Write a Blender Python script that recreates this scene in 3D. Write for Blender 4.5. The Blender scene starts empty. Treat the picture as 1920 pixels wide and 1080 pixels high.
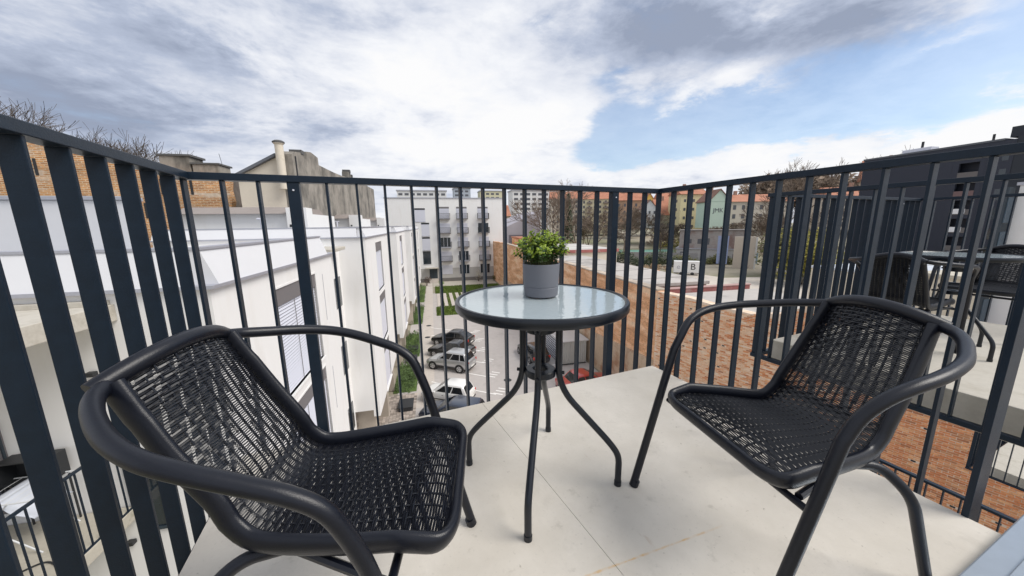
import bpy, bmesh, math, random
from mathutils import Vector, Matrix
random.seed(7)
R = math.radians
sc = bpy.context.scene
COL = sc.collection

# ---------------------------------------------------------------- camera
cam_d = bpy.data.cameras.new("camera")
cam = bpy.data.objects.new("camera", cam_d)
COL.objects.link(cam)
sc.camera = cam
cam_d.sensor_width = 36.0
cam_d.lens = 36.0 * 645.3 / 1920.0
cam_d.clip_start = 0.02
cam_d.clip_end = 3000
CAM = Vector((0.62682, -1.76467, 0.96632))
Mr = Matrix(((0.92072, 0.08247, -0.3814), (-0.39001, 0.16252, -0.90636), (-0.01276, 0.98325, 0.1818)))
cam.matrix_world = Matrix.Translation(CAM) @ Mr.to_4x4()

# ---------------------------------------------------------------- light
SUN_EL, SUN_AZ = 48.0, 128.0          # azimuth clockwise from +Y (compass like)
sun_d = bpy.data.lights.new("sun", 'SUN')
sun_d.energy = 1.45
sun_d.angle = R(32)
sun_d.color = (1.0, 0.95, 0.88)
sun = bpy.data.objects.new("sun", sun_d)
COL.objects.link(sun)
sd = Vector((math.sin(R(SUN_AZ)) * math.cos(R(SUN_EL)), math.cos(R(SUN_AZ)) * math.cos(R(SUN_EL)), math.sin(R(SUN_EL))))
sun.rotation_euler = sd.to_track_quat('Z', 'Y').to_euler()
sun.location = (0, 0, 40)

world = bpy.data.worlds.new("World")
sc.world = world
world.use_nodes = True
wn, wl = world.node_tree.nodes, world.node_tree.links
wn.clear()
def W(t, **k):
    n = wn.new(t)
    for a, b in k.items(): setattr(n, a, b)
    return n
def wmath(op, a, b=None, c=None, clamp=False):
    n = wn.new('ShaderNodeMath'); n.operation = op; n.use_clamp = clamp
    for i, v in enumerate((a, b, c)):
        if v is None: continue
        if isinstance(v, (int, float)): n.inputs[i].default_value = v
        else: wl.new(v, n.inputs[i])
    return n.outputs[0]
def wmix(f, a, b):
    n = wn.new('ShaderNodeMix'); n.data_type = 'RGBA'
    wl.new(f, n.inputs[0])
    for i, v in ((6, a), (7, b)):
        if isinstance(v, tuple): n.inputs[i].default_value = (*v, 1)
        else: wl.new(v, n.inputs[i])
    return n.outputs[2]
SKY = 0.115
sky = W('ShaderNodeTexSky', sky_type='NISHITA', sun_disc=False)
sky.sun_elevation = R(SUN_EL); sky.sun_rotation = R(SUN_AZ)
sky.air_density = 1.0; sky.dust_density = 0.6; sky.ozone_density = 1.6
tc = W('ShaderNodeTexCoord')
sx = W('ShaderNodeSeparateXYZ'); wl.new(tc.outputs['Generated'], sx.inputs[0])
X, Y, Z = sx.outputs
az = wmath('MULTIPLY', wmath('ARCTAN2', X, Y), 57.2958)
el = wmath('MULTIPLY', wmath('ARCSINE', Z), 57.2958)
# perspective cloud sheet coordinates
den = wmath('ADD', wmath('MAXIMUM', Z, 0.0), 0.13)
cb = W('ShaderNodeCombineXYZ')
wl.new(wmath('DIVIDE', X, den), cb.inputs[0]); wl.new(wmath('DIVIDE', Y, den), cb.inputs[1]); wl.new(wmath('MULTIPLY', Z, 1.5), cb.inputs[2])
def noise(sc_, det, rough, off=(0, 0, 0), dist=0.0, vec=None, stretch=(1, 1, 1), rot=0):
    mp = W('ShaderNodeMapping'); mp.inputs['Location'].default_value = off
    mp.inputs['Scale'].default_value = stretch; mp.inputs['Rotation'].default_value = (0, 0, rot)
    wl.new(vec or cb.outputs[0], mp.inputs[0])
    n = W('ShaderNodeTexNoise'); n.inputs['Scale'].default_value = sc_; n.inputs['Detail'].default_value = det
    n.inputs['Roughness'].default_value = rough; n.inputs['Distortion'].default_value = dist
    wl.new(mp.outputs[0], n.inputs[0])
    return n.outputs[0]
n_big = noise(0.9, 9, 0.56, (3.1, 1.7, 0), 0.25)
n_mid = noise(2.2, 9, 0.6, (7.3, 2.2, 4), 0.3)
n_fine = noise(6.5, 12, 0.68, (1.3, 8.2, 2), 0.3)
n_wisp = noise(1.6, 8, 0.62, (5, 0, 3), 0.6, None, (1.0, 2.6, 1), 0.6)
cb2 = W('ShaderNodeCombineXYZ')
wl.new(wmath('MULTIPLY', X, 2.2), cb2.inputs[0]); wl.new(wmath('MULTIPLY', Y, 2.2), cb2.inputs[1]); wl.new(wmath('MULTIPLY', Z, 5.0), cb2.inputs[2])
n_puff = noise(1.9, 10, 0.58, (2.2, 6.1, .4), 0.35, cb2.outputs[0])
n_puf2 = noise(5.2, 8, 0.62, (9.2, 1.1, .4), 0.2, cb2.outputs[0])
# warped azimuth / elevation for the cloud fields
waz = wmath('ADD', az, wmath('MULTIPLY', wmath('SUBTRACT', n_puff, 0.5), 18.0))
wel = wmath('ADD', el, wmath('MULTIPLY', wmath('SUBTRACT', n_big, 0.5), 9.0))
wel = wmath('ADD', wel, wmath('MULTIPLY', wmath('SUBTRACT', n_fine, 0.5), 3.5))
def blob(a, e, sa, se, amp=1.0, tilt=0.0):
    da = wmath('SUBTRACT', waz, a); de = wmath('SUBTRACT', wel, e)
    if tilt: de = wmath('SUBTRACT', de, wmath('MULTIPLY', da, tilt))
    q = wmath('ADD', wmath('POWER', wmath('ABSOLUTE', wmath('DIVIDE', da, sa)), 2.0), wmath('POWER', wmath('ABSOLUTE', wmath('DIVIDE', de, se)), 2.0))
    return wmath('MULTIPLY', wmath('EXPONENT', wmath('MULTIPLY', q, -1.0)), amp)
def total(lst):
    t = lst[0]
    for x in lst[1:]: t = wmath('ADD', t, x)
    return t
# open blue sky areas
blue = total([blob(51, 13.0, 13, 3.8, 1.25), blob(70, 12.8, 13, 4.4, 1.35, -0.08), blob(38, 12.5, 6, 5.0, 1.1), blob(37.5, 19.5, 3.5, 1.6, .5),
              blob(82, 20, 8, 9, 1.2), blob(50, 9.5, 16, 2.6, .7), blob(16, 21.5, 7, 1.1, .75), blob(27, 27, 4, 1.2, .6), blob(8, 30, 6, 1.2, .6)])
# bright cumulus
white = total([blob(8, 21, 14, 8, 1.8), blob(20, 14, 13, 5.5, 1.8), blob(29, 15, 7, 4.5, 1.0), blob(68, 7.4, 13, 2.6, 1.5, .16), blob(80, 9.3, 7, 2.2, .9),
               blob(47, 15.6, 6, 1.1, 1.1, .15), blob(55, 17.4, 3.5, 1.1, .9, .2), blob(60, 12, 2.5, .8, .5, .3), blob(71, 15.3, 6, .7, 1.1, .12), blob(64, 10.6, 6, .5, .7, .1), blob(50, 11.4, 4, .5, .5, .1), blob(42, 6.2, 11, 2.0, 1.1), blob(58, 15.8, 3, 1.2, .6), blob(25, 8, 9, 2.2, .6), blob(69, 16.5, 4, .9, .5, .3)])
# slate grey undersides
grey = total([blob(42, 24.5, 15, 5.0, 1.1), blob(57, 20.8, 12, 3.6, 1.2, -.25), blob(-15, 19, 8, 2.8, 1.25, -.25), blob(-30, 14, 12, 7, 1.0), blob(-12, 11.5, 14, 2.4, .75), blob(66, 22, 9, 4, .7),
              blob(2, 27, 14, 3.5, .35), blob(-35, 22, 12, 5, .5), blob(27, 10.8, 5, 1.2, .35), blob(70, 5.0, 12, 1.4, .4)])
cov = wmath('ADD', wmath('SUBTRACT', 1.0, wmath('MULTIPLY', blue, 0.95)), wmath('MULTIPLY', white, 0.42))
cov = wmath('ADD', cov, wmath('MULTIPLY', wmath('SUBTRACT', n_mid, 0.5), 0.9))
cov = wmath('ADD', cov, wmath('MULTIPLY', wmath('SUBTRACT', n_wisp, 0.5), 0.6))
cov = wmath('ADD', cov, wmath('MULTIPLY', wmath('SUBTRACT', n_puff, 0.5), 1.3))
cov = wmath('ADD', cov, wmath('MULTIPLY', wmath('SUBTRACT', n_puf2, 0.5), 0.5))
mr = W('ShaderNodeMapRange'); mr.interpolation_type = 'SMOOTHSTEP'
wl.new(cov, mr.inputs[0]); mr.inputs[1].default_value = 0.12; mr.inputs[2].default_value = 0.85; mr.inputs[3].default_value = 0.30; mr.inputs[4].default_value = 1.0
tone = wmath('ADD', 0.55, wmath('MULTIPLY', white, 0.38))
tone = wmath('SUBTRACT', tone, wmath('MULTIPLY', grey, 0.55))
tone = wmath('ADD', tone, wmath('MULTIPLY', wmath('SUBTRACT', n_mid, 0.5), 0.7))
tone = wmath('ADD', tone, wmath('MULTIPLY', wmath('SUBTRACT', n_fine, 0.5), 0.6))
tone = wmath('ADD', tone, wmath('MULTIPLY', wmath('SUBTRACT', n_wisp, 0.5), 0.5))
tone = wmath('ADD', tone, wmath('MULTIPLY', wmath('SUBTRACT', n_puff, 0.5), 2.0))
tone = wmath('ADD', tone, wmath('MULTIPLY', wmath('SUBTRACT', n_puf2, 0.5), 0.7))
tone = wmath('ADD', wmath('MULTIPLY', tone, 0.68), 0.20)
cr = W('ShaderNodeValToRGB')
e = cr.color_ramp.elements
e[0].position = 0.0; e[0].color = (0.19, 0.22, 0.29, 1)
e[1].position = 1.0; e[1].color = (0.575, 0.575, 0.58, 1)
m_ = e.new(0.28); m_.color = (0.285, 0.32, 0.40, 1)
m_ = e.new(0.55); m_.color = (0.44, 0.46, 0.51, 1)
m_ = e.new(0.8); m_.color = (0.535, 0.545, 0.57, 1)
wl.new(tone, cr.inputs[0])
skyc = W('ShaderNodeVectorMath', operation='SCALE'); wl.new(sky.outputs[0], skyc.inputs[0]); skyc.inputs['Scale'].default_value = 0.72
cloudc = W('ShaderNodeVectorMath', operation='SCALE'); wl.new(cr.outputs[0], cloudc.inputs[0]); cloudc.inputs['Scale'].default_value = 0.85 / SKY
fin = wmix(mr.outputs[0], skyc.outputs[0], cloudc.outputs[0])
bg = W('ShaderNodeBackground'); bg.inputs[1].default_value = SKY
wl.new(fin, bg.inputs[0])
wo = W('ShaderNodeOutputWorld'); wl.new(bg.outputs[0], wo.inputs[0])

sc.view_settings.view_transform = 'Standard'
sc.view_settings.look = 'None'
sc.view_settings.gamma = 1.0
sc.view_settings.use_curve_mapping = False
sc.view_settings.exposure = 1.0

# ---------------------------------------------------------------- helpers
TH = R(9.9066)
EU = Vector((math.cos(TH), -math.sin(TH), 0)); EV = Vector((math.sin(TH), math.cos(TH), 0))
GZ = -11.0                                     # courtyard ground below the balcony floor
def G(u, v, z=0.0):                            # courtyard frame (metres to the right / ahead) -> world
    p = Vector((CAM.x, CAM.y, 0)) + EU * u + EV * v
    return Vector((p.x, p.y, z))

class MB:
    def __init__(s): s.v = []; s.f = []; s.sm = []
    def quad(s, *p, smooth=False):
        n = len(s.v); s.v += [tuple(q) for q in p]; s.f.append(tuple(range(n, n + len(p)))); s.sm.append(smooth); return s
    def box(s, x0, x1, y0, y1, z0, z1, M=None):
        c = [(x0, y0, z0), (x1, y0, z0), (x1, y1, z0), (x0, y1, z0), (x0, y0, z1), (x1, y0, z1), (x1, y1, z1), (x0, y1, z1)]
        if M is not None: c = [tuple(M @ Vector(q)) for q in c]
        n = len(s.v); s.v += c
        for f in ((0, 3, 2, 1), (4, 5, 6, 7), (0, 1, 5, 4), (1, 2, 6, 5), (2, 3, 7, 6), (3, 0, 4, 7)):
            s.f.append(tuple(n + i for i in f)); s.sm.append(False)
        return s
    def bbox(s, x0, x1, y0, y1, z0, z1, b=0.003):           # box with chamfered edges
        bm = bmesh.new(); bmesh.ops.create_cube(bm, size=1)
        for q in bm.verts: q.co = Vector(((x0 + x1) / 2 + q.co.x * (x1 - x0), (y0 + y1) / 2 + q.co.y * (y1 - y0), (z0 + z1) / 2 + q.co.z * (z1 - z0)))
        bmesh.ops.bevel(bm, geom=bm.edges[:], offset=b, segments=2, affect='EDGES', profile=0.5)
        return s.frombm(bm)
    def frombm(s, bm, M=None, smooth=False):
        n = len(s.v); bm.verts.index_update()
        for q in bm.verts: s.v.append(tuple(M @ q.co if M is not None else q.co))
        for f in bm.faces: s.f.append(tuple(n + q.index for q in f.verts)); s.sm.append(smooth)
        bm.free(); return s
    def prism(s, poly, axis, a, b):                           # poly of 2d points extruded along an axis
        k = len(poly); n = len(s.v)
        def P(p, t): return {'x': (t, p[0], p[1]), 'y': (p[0], t, p[1]), 'z': (p[0], p[1], t)}[axis]
        s.v += [P(p, a) for p in poly] + [P(p, b) for p in poly]
        s.f.append(tuple(n + i for i in range(k))); s.f.append(tuple(n + k + i for i in reversed(range(k)))); s.sm += [False, False]
        for i in range(k):
            j = (i + 1) % k; s.f.append((n + i, n + k + i, n + k + j, n + j)); s.sm.append(False)
        return s
    def tube(s, pts, rad, sides=8, caps=True, closed=False, flat=1.0, up=None):
        pts = [Vector(p) for p in pts]; m = len(pts)
        rr = rad if isinstance(rad, (list, tuple)) else [rad] * m
        n = len(s.v); prev = None
        for i, p in enumerate(pts):
            if closed: t = pts[(i + 1) % m] - pts[i - 1]
            else: t = pts[min(i + 1, m - 1)] - pts[max(i - 1, 0)]
            t = t.normalized() if t.length > 1e-9 else Vector((0, 0, 1))
            if up is not None: a = (up[i] if isinstance(up, list) else up).cross(t)
            elif prev is None: a = t.orthogonal()
            else: a = prev - t * prev.dot(t)
            if a.length < 1e-9: a = t.orthogonal()
            a.normalize(); prev = a; b = t.cross(a)
            for k in range(sides):
                w = 2 * math.pi * (k + .5) / sides
                s.v.append(tuple(p + (a * math.cos(w) + b * math.sin(w) * flat) * rr[i]))
        for i in range(m if closed else m - 1):
            j = (i + 1) % m
            for k in range(sides):
                l = (k + 1) % sides
                s.f.append((n + i * sides + k, n + i * sides + l, n + j * sides + l, n + j * sides + k)); s.sm.append(sides > 4)
        if caps and not closed:
            s.f.append(tuple(n + k for k in reversed(range(sides)))); s.f.append(tuple(n + (m - 1) * sides + k for k in range(sides))); s.sm += [False, False]
        return s
    def lathe(s, prof, seg=32, c=(0, 0, 0), smooth=True):
        n = len(s.v); k = len(prof)
        for i in range(seg):
            w = 2 * math.pi * i / seg
            for r, z in prof: s.v.append((c[0] + r * math.cos(w), c[1] + r * math.sin(w), c[2] + z))
        for i in range(seg):
            j = (i + 1) % seg
            for a in range(k - 1):
                s.f.append((n + i * k + a, n + j * k + a, n + j * k + a + 1, n + i * k + a + 1)); s.sm.append(smooth)
        return s
    def build(s, name, mat, parent=None, loc=None, rotz=0.0, kind=None, sharp=40):
        me = bpy.data.meshes.new(name); me.from_pydata(s.v, [], s.f)
        me.polygons.foreach_set('use_smooth', s.sm)
        if any(s.sm):
            try: me.set_sharp_from_angle(angle=R(sharp))
            except Exception: pass
        me.update()
        o = bpy.data.objects.new(name, me); COL.objects.link(o)
        if mat: me.materials.append(mat)
        if parent: o.parent = parent
        if loc is not None: o.location = loc
        if rotz: o.rotation_euler = (0, 0, rotz)
        if kind: o['kind'] = kind
        return o

def inst(o, parent, loc=(0, 0, 0), rot=(0, 0, 0), scale=(1, 1, 1), name=None):     # another object on the same mesh
    c = bpy.data.objects.new(name or o.name.split('.')[0], o.data); COL.objects.link(c)
    c.parent = parent; c.location = loc; c.rotation_euler = rot; c.scale = scale
    return c
def thing(name, label, cat, loc=(0, 0, 0), rotz=0.0, group=None):
    o = bpy.data.objects.new(name, None); COL.objects.link(o); o.empty_display_size = .2
    o.location = loc; o.rotation_euler = (0, 0, rotz); o['label'] = label; o['category'] = cat
    if group: o['group'] = group
    return o
def tag(o, label, cat, group=None):
    o['label'] = label; o['category'] = cat
    if group: o['group'] = group
    return o
def court(name, label, cat, u, v, z=GZ, rot=0.0, group=None):      # a thing standing in the courtyard frame
    return thing(name, label, cat, G(u, v, z), -TH + rot, group)
def copy_tree(o, parent=None):
    c = o.copy(); COL.objects.link(c); c.parent = parent
    for ch in list(o.children): copy_tree(ch, c)
    return c

# ---------------------------------------------------------------- materials
MATS = {}
def mat(name, col, rough=0.6, metal=0.0, var=0.0, vs=3.0, bump=0.0, bs=40.0, spec=0.5, isl=0.0, obr=0.0, stain=None, coat=0.0, stretch=(1, 1, 1), vcol=None):
    if name in MATS: return MATS[name]
    m = bpy.data.materials.new(name); m.use_nodes = True
    nt = m.node_tree; N = nt.nodes; L = nt.links
    b = N['Principled BSDF']
    b.inputs['Roughness'].default_value = rough; b.inputs['Metallic'].default_value = metal
    b.inputs['Specular IOR Level'].default_value = spec
    b.inputs['Coat Weight'].default_value = coat
    b.inputs['Coat Roughness'].default_value = 0.05
    c = (*col, 1)
    t = N.new('ShaderNodeTexCoord'); mp = N.new('ShaderNodeMapping'); mp.inputs['Scale'].default_value = stretch
    L.new(t.outputs['Object'], mp.inputs[0])
    out = None
    rgb = N.new('ShaderNodeRGB'); rgb.outputs[0].default_value = c; out = rgb.outputs[0]
    def mixc(fac, a, bcol, mode='MIX'):
        x = N.new('ShaderNodeMix'); x.data_type = 'RGBA'; x.blend_type = mode
        L.new(fac, x.inputs[0]) if not isinstance(fac, float) else setattr(x.inputs[0], 'default_value', fac)
        L.new(a, x.inputs[6])
        if isinstance(bcol, tuple): x.inputs[7].default_value = (*bcol, 1)
        else: L.new(bcol, x.inputs[7])
        return x.outputs[2]
    def ramp(src, p0, p1, v0=0.0, v1=1.0):
        r_ = N.new('ShaderNodeMapRange'); L.new(src, r_.inputs[0])
        r_.inputs[1].default_value = p0; r_.inputs[2].default_value = p1; r_.inputs[3].default_value = v0; r_.inputs[4].default_value = v1
        return r_.outputs[0]
    def noi(scale, det=6, rg=0.6):
        n = N.new('ShaderNodeTexNoise'); n.inputs['Scale'].default_value = scale; n.inputs['Detail'].default_value = det; n.inputs['Roughness'].default_value = rg
        L.new(mp.outputs[0], n.inputs[0]); return n.outputs[0]
    if var:
        f = ramp(noi(vs), 0.3, 0.7)
        out = mixc(f, out, tuple(min(1, x * (1 + var)) for x in col))
        f2 = ramp(noi(vs * 6.3), 0.35, 0.7)
        out = mixc(wrap(N, L, f2, 0.5), out, tuple(x * (1 - var) for x in col))
    if stain:
        scol, sscale, lo, hi = stain
        out = mixc(ramp(noi(sscale, 8, .65), lo, hi), out, scol)
    if isl or obr:
        if isl: g = N.new('ShaderNodeNewGeometry'); src = g.outputs['Random Per Island']
        else: g = N.new('ShaderNodeObjectInfo'); src = g.outputs['Random']
        if vcol:
            rp = N.new('ShaderNodeValToRGB'); L.new(src, rp.inputs[0]); rp.color_ramp.interpolation = 'LINEAR'
            el_ = rp.color_ramp.elements
            for i, q in enumerate(vcol):
                if i == 0: el_[0].position = 0; el_[0].color = (*q, 1)
                elif i == len(vcol) - 1: el_[1].position = 1; el_[1].color = (*q, 1)
            for i, q in enumerate(vcol[1:-1]):
                z = el_.new((i + 1) / (len(vcol) - 1)); z.color = (*q, 1)
            if var:
                hs = N.new('ShaderNodeHueSaturation'); L.new(rp.outputs[0], hs.inputs['Color']); L.new(ramp(noi(vs * 4), .3, .7, 1 - var, 1 + var), hs.inputs['Value']); out = hs.outputs[0]
            else: out = rp.outputs[0]
        else:
            hs = N.new('ShaderNodeHueSaturation'); L.new(out, hs.inputs['Color'])
            L.new(ramp(src, 0, 1, 1 - (isl or obr), 1 + (isl or obr)), hs.inputs['Value']); out = hs.outputs[0]
    L.new(out, b.inputs['Base Color'])
    if bump:
        bp = N.new('ShaderNodeBump'); bp.inputs['Strength'].default_value = bump; bp.inputs['Distance'].default_value = 0.01
        L.new(noi(bs, 8, .65), bp.inputs['Height']); L.new(bp.outputs[0], b.inputs['Normal'])
    MATS[name] = m
    return m
def wrap(N, L, f, k):
    x = N.new('ShaderNodeMath'); x.operation = 'MULTIPLY'; x.inputs[1].default_value = k; L.new(f, x.inputs[0]); return x.outputs[0]

ANT = mat('anthracite_paint', (0.0065, 0.015, 0.028), 0.40, var=0.3, vs=5, bump=0.12, bs=220, spec=.30)
ANTL = mat('anthracite_paint_edge', (0.021, 0.034, 0.046), 0.38, spec=.5)
RES = mat('black_resin', (0.005, 0.0065, 0.012), 0.32, var=0.25, vs=14, bump=0.10, bs=400, spec=.42)
RESW = mat('black_wicker', (0.004, 0.005, 0.009), 0.33, isl=0.25, spec=.5)
RIM = mat('black_rim', (0.004, 0.007, 0.013), 0.30, var=0.1, vs=10, spec=.5)
FLOOR = mat('balcony_concrete', (0.64, 0.60, 0.535), 0.75, var=0.07, vs=2.3, bump=0.12, bs=55, stain=((0.44, 0.41, 0.36), 5.0, 0.60, 0.80))
SLAB = mat('slab_concrete', (0.50, 0.47, 0.41), 0.8, var=0.12, vs=4, bump=0.2, bs=40, stain=((0.34, 0.31, 0.25), 4.0, 0.5, 0.8))
WHITE = mat('white_render', (0.80, 0.795, 0.785), 0.85, var=0.03, vs=.7, bump=0.08, bs=90, stretch=(1, 1, .22), stain=((.72, .70, .67), 1.4, .52, .8))
WCOAT = mat('white_render_side', (0.80, 0.795, 0.785), 0.85, var=0.035, vs=.5, bump=0.08, bs=90, stretch=(1, 1, .22), stain=((.72, .705, .67), 1.1, .52, .8))
CREAMW = mat('cream_render', (0.66, 0.60, 0.50), 0.85, var=0.06, vs=1.2, stain=((0.5, 0.45, 0.35), 1.5, .55, .85))
METALW = mat('pale_metal_cladding', (0.68, 0.685, 0.705), 0.5, metal=0.05, var=0.03, vs=.6)
COPING = mat('grey_coping', (0.42, 0.43, 0.48), 0.45, metal=0.4, var=0.1, vs=2)
ROOFG = mat('grey_membrane_roof', (0.33, 0.345, 0.37), 0.8, var=0.12, vs=.8)
ROOFB = mat('taupe_roof_edge', (0.27, 0.235, 0.215), 0.7, var=0.12, vs=.8)
BLIND = mat('aluminium_blind', (0.66, 0.67, 0.74), 0.4, metal=0.2)
BLBOX = mat('grey_blind_box', (0.17, 0.16, 0.165), 0.6)
GLASSD = mat('dark_window_glass', (0.018, 0.028, 0.038), 0.08, spec=.8)
FRAMED = mat('dark_window_frame', (0.03, 0.045, 0.06), 0.5)
TAUPE = mat('taupe_render', (0.34, 0.29, 0.245), 0.9, var=0.1, vs=1.5)
DARKM = mat('dark_metal', (0.02, 0.022, 0.025), 0.5)
ASPH = mat('asphalt', (0.44, 0.41, 0.39), 0.92, var=0.10, vs=.35, bump=0.2, bs=30, stain=((0.33, 0.31, 0.29), .55, .55, .8))
PATH = mat('path_concrete', (0.50, 0.455, 0.41), 0.92, var=0.12, vs=.8, stain=((0.32, 0.29, 0.26), 1.0, .55, .8))
PAINTW = mat('road_paint', (0.76, 0.75, 0.72), 0.7, var=0.12, vs=4)
GRASS = mat('grass_blades', (0.13, 0.19, 0.035), 0.7, isl=.6)
GRASSB = mat('grass_base', (0.085, 0.14, 0.03), 0.9, var=0.4, vs=1.5)
LEAF = mat('hedge_leaf', (0.060, 0.11, 0.025), 0.6, isl=.5)
BARK = mat('bare_bark', (0.085, 0.068, 0.055), 0.9, isl=.25)
BARKL = mat('bare_bark_light', (0.17, 0.13, 0.10), 0.9, isl=.3)
BRK = [(min(1, q[0] * 1.62), min(1, q[1] * 1.62), min(1, q[2] * 1.35)) for q in [(0.30, 0.105, 0.05), (0.42, 0.17, 0.085), (0.36, 0.13, 0.06), (0.46, 0.22, 0.12), (0.25, 0.10, 0.055), (0.50, 0.27, 0.16), (0.39, 0.15, 0.075)]]
BRICKP = mat('brick_single', (0.4, 0.15, 0.08), 0.9, var=.22, vs=4, obr=1, vcol=BRK, bump=.3, bs=60)
BRICKS = mat('brick_many', (0.4, 0.15, 0.08), 0.9, var=.22, vs=4, isl=1, vcol=BRK, bump=.3, bs=60)
MORTAR = mat('lime_mortar', (0.72, 0.58, 0.45), 0.95, var=.2, vs=2, stain=((0.62, 0.42, 0.28), 1.3, .50, .7))
RUST = mat('rust_red_paint', (0.36, 0.13, 0.12), 0.8, var=.25, vs=1.5, stain=((0.45, 0.33, 0.30), 1.2, .55, .7))

def brick_mat(name, scale, c1, c2, mortar, big=0.4, plaster=None, ms=0.012, lo=.45, hi=.6, vec='uvz', row=.078, bw=.26, ps=.5):
    """brickwork colour and relief for walls too far away for single bricks; uses object X/Z"""
    m = bpy.data.materials.new(name); m.use_nodes = True
    N = m.node_tree.nodes; L = m.node_tree.links; b = N['Principled BSDF']; b.inputs['Roughness'].default_value = .92
    t = N.new('ShaderNodeTexCoord'); s_ = N.new('ShaderNodeSeparateXYZ'); L.new(t.outputs['Object'], s_.inputs[0])
    ad = N.new('ShaderNodeMath'); ad.operation = 'ADD'; L.new(s_.outputs[0], ad.inputs[0]); L.new(s_.outputs[1], ad.inputs[1])
    smp = N.new('ShaderNodeMapping'); smp.inputs['Scale'].default_value = (.22, .22, 1.0); L.new(t.outputs['Object'], smp.inputs[0])
    cbn = N.new('ShaderNodeCombineXYZ'); L.new(ad.outputs[0], cbn.inputs[0]); L.new(s_.outputs[2], cbn.inputs[1])
    br = N.new('ShaderNodeTexBrick'); L.new(cbn.outputs[0], br.inputs['Vector'])
    br.inputs['Scale'].default_value = 1.0; br.inputs['Mortar Size'].default_value = ms; br.inputs['Brick Width'].default_value = bw; br.inputs['Row Height'].default_value = row
    br.inputs['Color1'].default_value = (*c1, 1); br.inputs['Color2'].default_value = (*c2, 1); br.inputs['Mortar'].default_value = (*mortar, 1); br.inputs['Mortar Smooth'].default_value = .3; br.inputs['Bias'].default_value = -.1
    def noi(sc2, d=8, r_=.65):
        n = N.new('ShaderNodeTexNoise'); n.inputs['Scale'].default_value = sc2; n.inputs['Detail'].default_value = d; n.inputs['Roughness'].default_value = r_
        L.new((smp.outputs[0] if sc2 < 4 else t.outputs['Object']), n.inputs[0]); return n.outputs[0]
    def rng(src, a, b_, c=0., d=1.):
        q = N.new('ShaderNodeMapRange'); L.new(src, q.inputs[0]); q.inputs[1].default_value = a; q.inputs[2].default_value = b_; q.inputs[3].default_value = c; q.inputs[4].default_value = d; return q.outputs[0]
    hs = N.new('ShaderNodeHueSaturation'); L.new(br.outputs[0], hs.inputs['Color']); L.new(rng(noi(big), .3, .7, .62, 1.35), hs.inputs['Value'])
    out = hs.outputs[0]
    if plaster:
        x = N.new('ShaderNodeMix'); x.data_type = 'RGBA'; L.new(rng(noi(ps), lo, hi), x.inputs[0]); L.new(out, x.inputs[6]); x.inputs[7].default_value = (*plaster, 1); out = x.outputs[2]
    hs2 = N.new('ShaderNodeHueSaturation'); L.new(out, hs2.inputs['Color']); L.new(rng(noi(5), .3, .7, .8, 1.2), hs2.inputs['Value'])
    L.new(hs2.outputs[0], b.inputs['Base Color'])
    bp = N.new('ShaderNodeBump'); bp.inputs['Strength'].default_value = .5; bp.inputs['Distance'].default_value = .02; L.new(noi(9), bp.inputs['Height']); L.new(bp.outputs[0], b.inputs['Normal'])
    return m

# ================================================================ THE BALCONY
GAP = 0.12; BW = 2.422                           # rail spans x 0..BW, front at y = 0
def slab_obj(name, x0, x1, y0, y1, z0, z1, m, **k):
    return MB().bbox(x0, x1, y0, y1, z0, z1, .006).build(name, m, **k)
fl = MB()
jx = lambda y, o=0: 1.1415 - .0623 * y + o
fl.prism([(.062, -1.62), (jx(-1.62, -.0008), -1.62), (jx(-.084, -.0008), -.084), (.062, -.084)], 'z', -.006, 0)
fl.prism([(jx(-1.62, .0008), -1.62), (2.372, -1.62), (2.372, -.084), (jx(-.084, .0008), -.084)], 'z', -.006, 0)
fl.bbox(.064, 2.370, -1.62, -.086, -.20, -.0061, .004)
balc = fl.build('balcony_floor', FLOOR, kind='structure')

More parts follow.
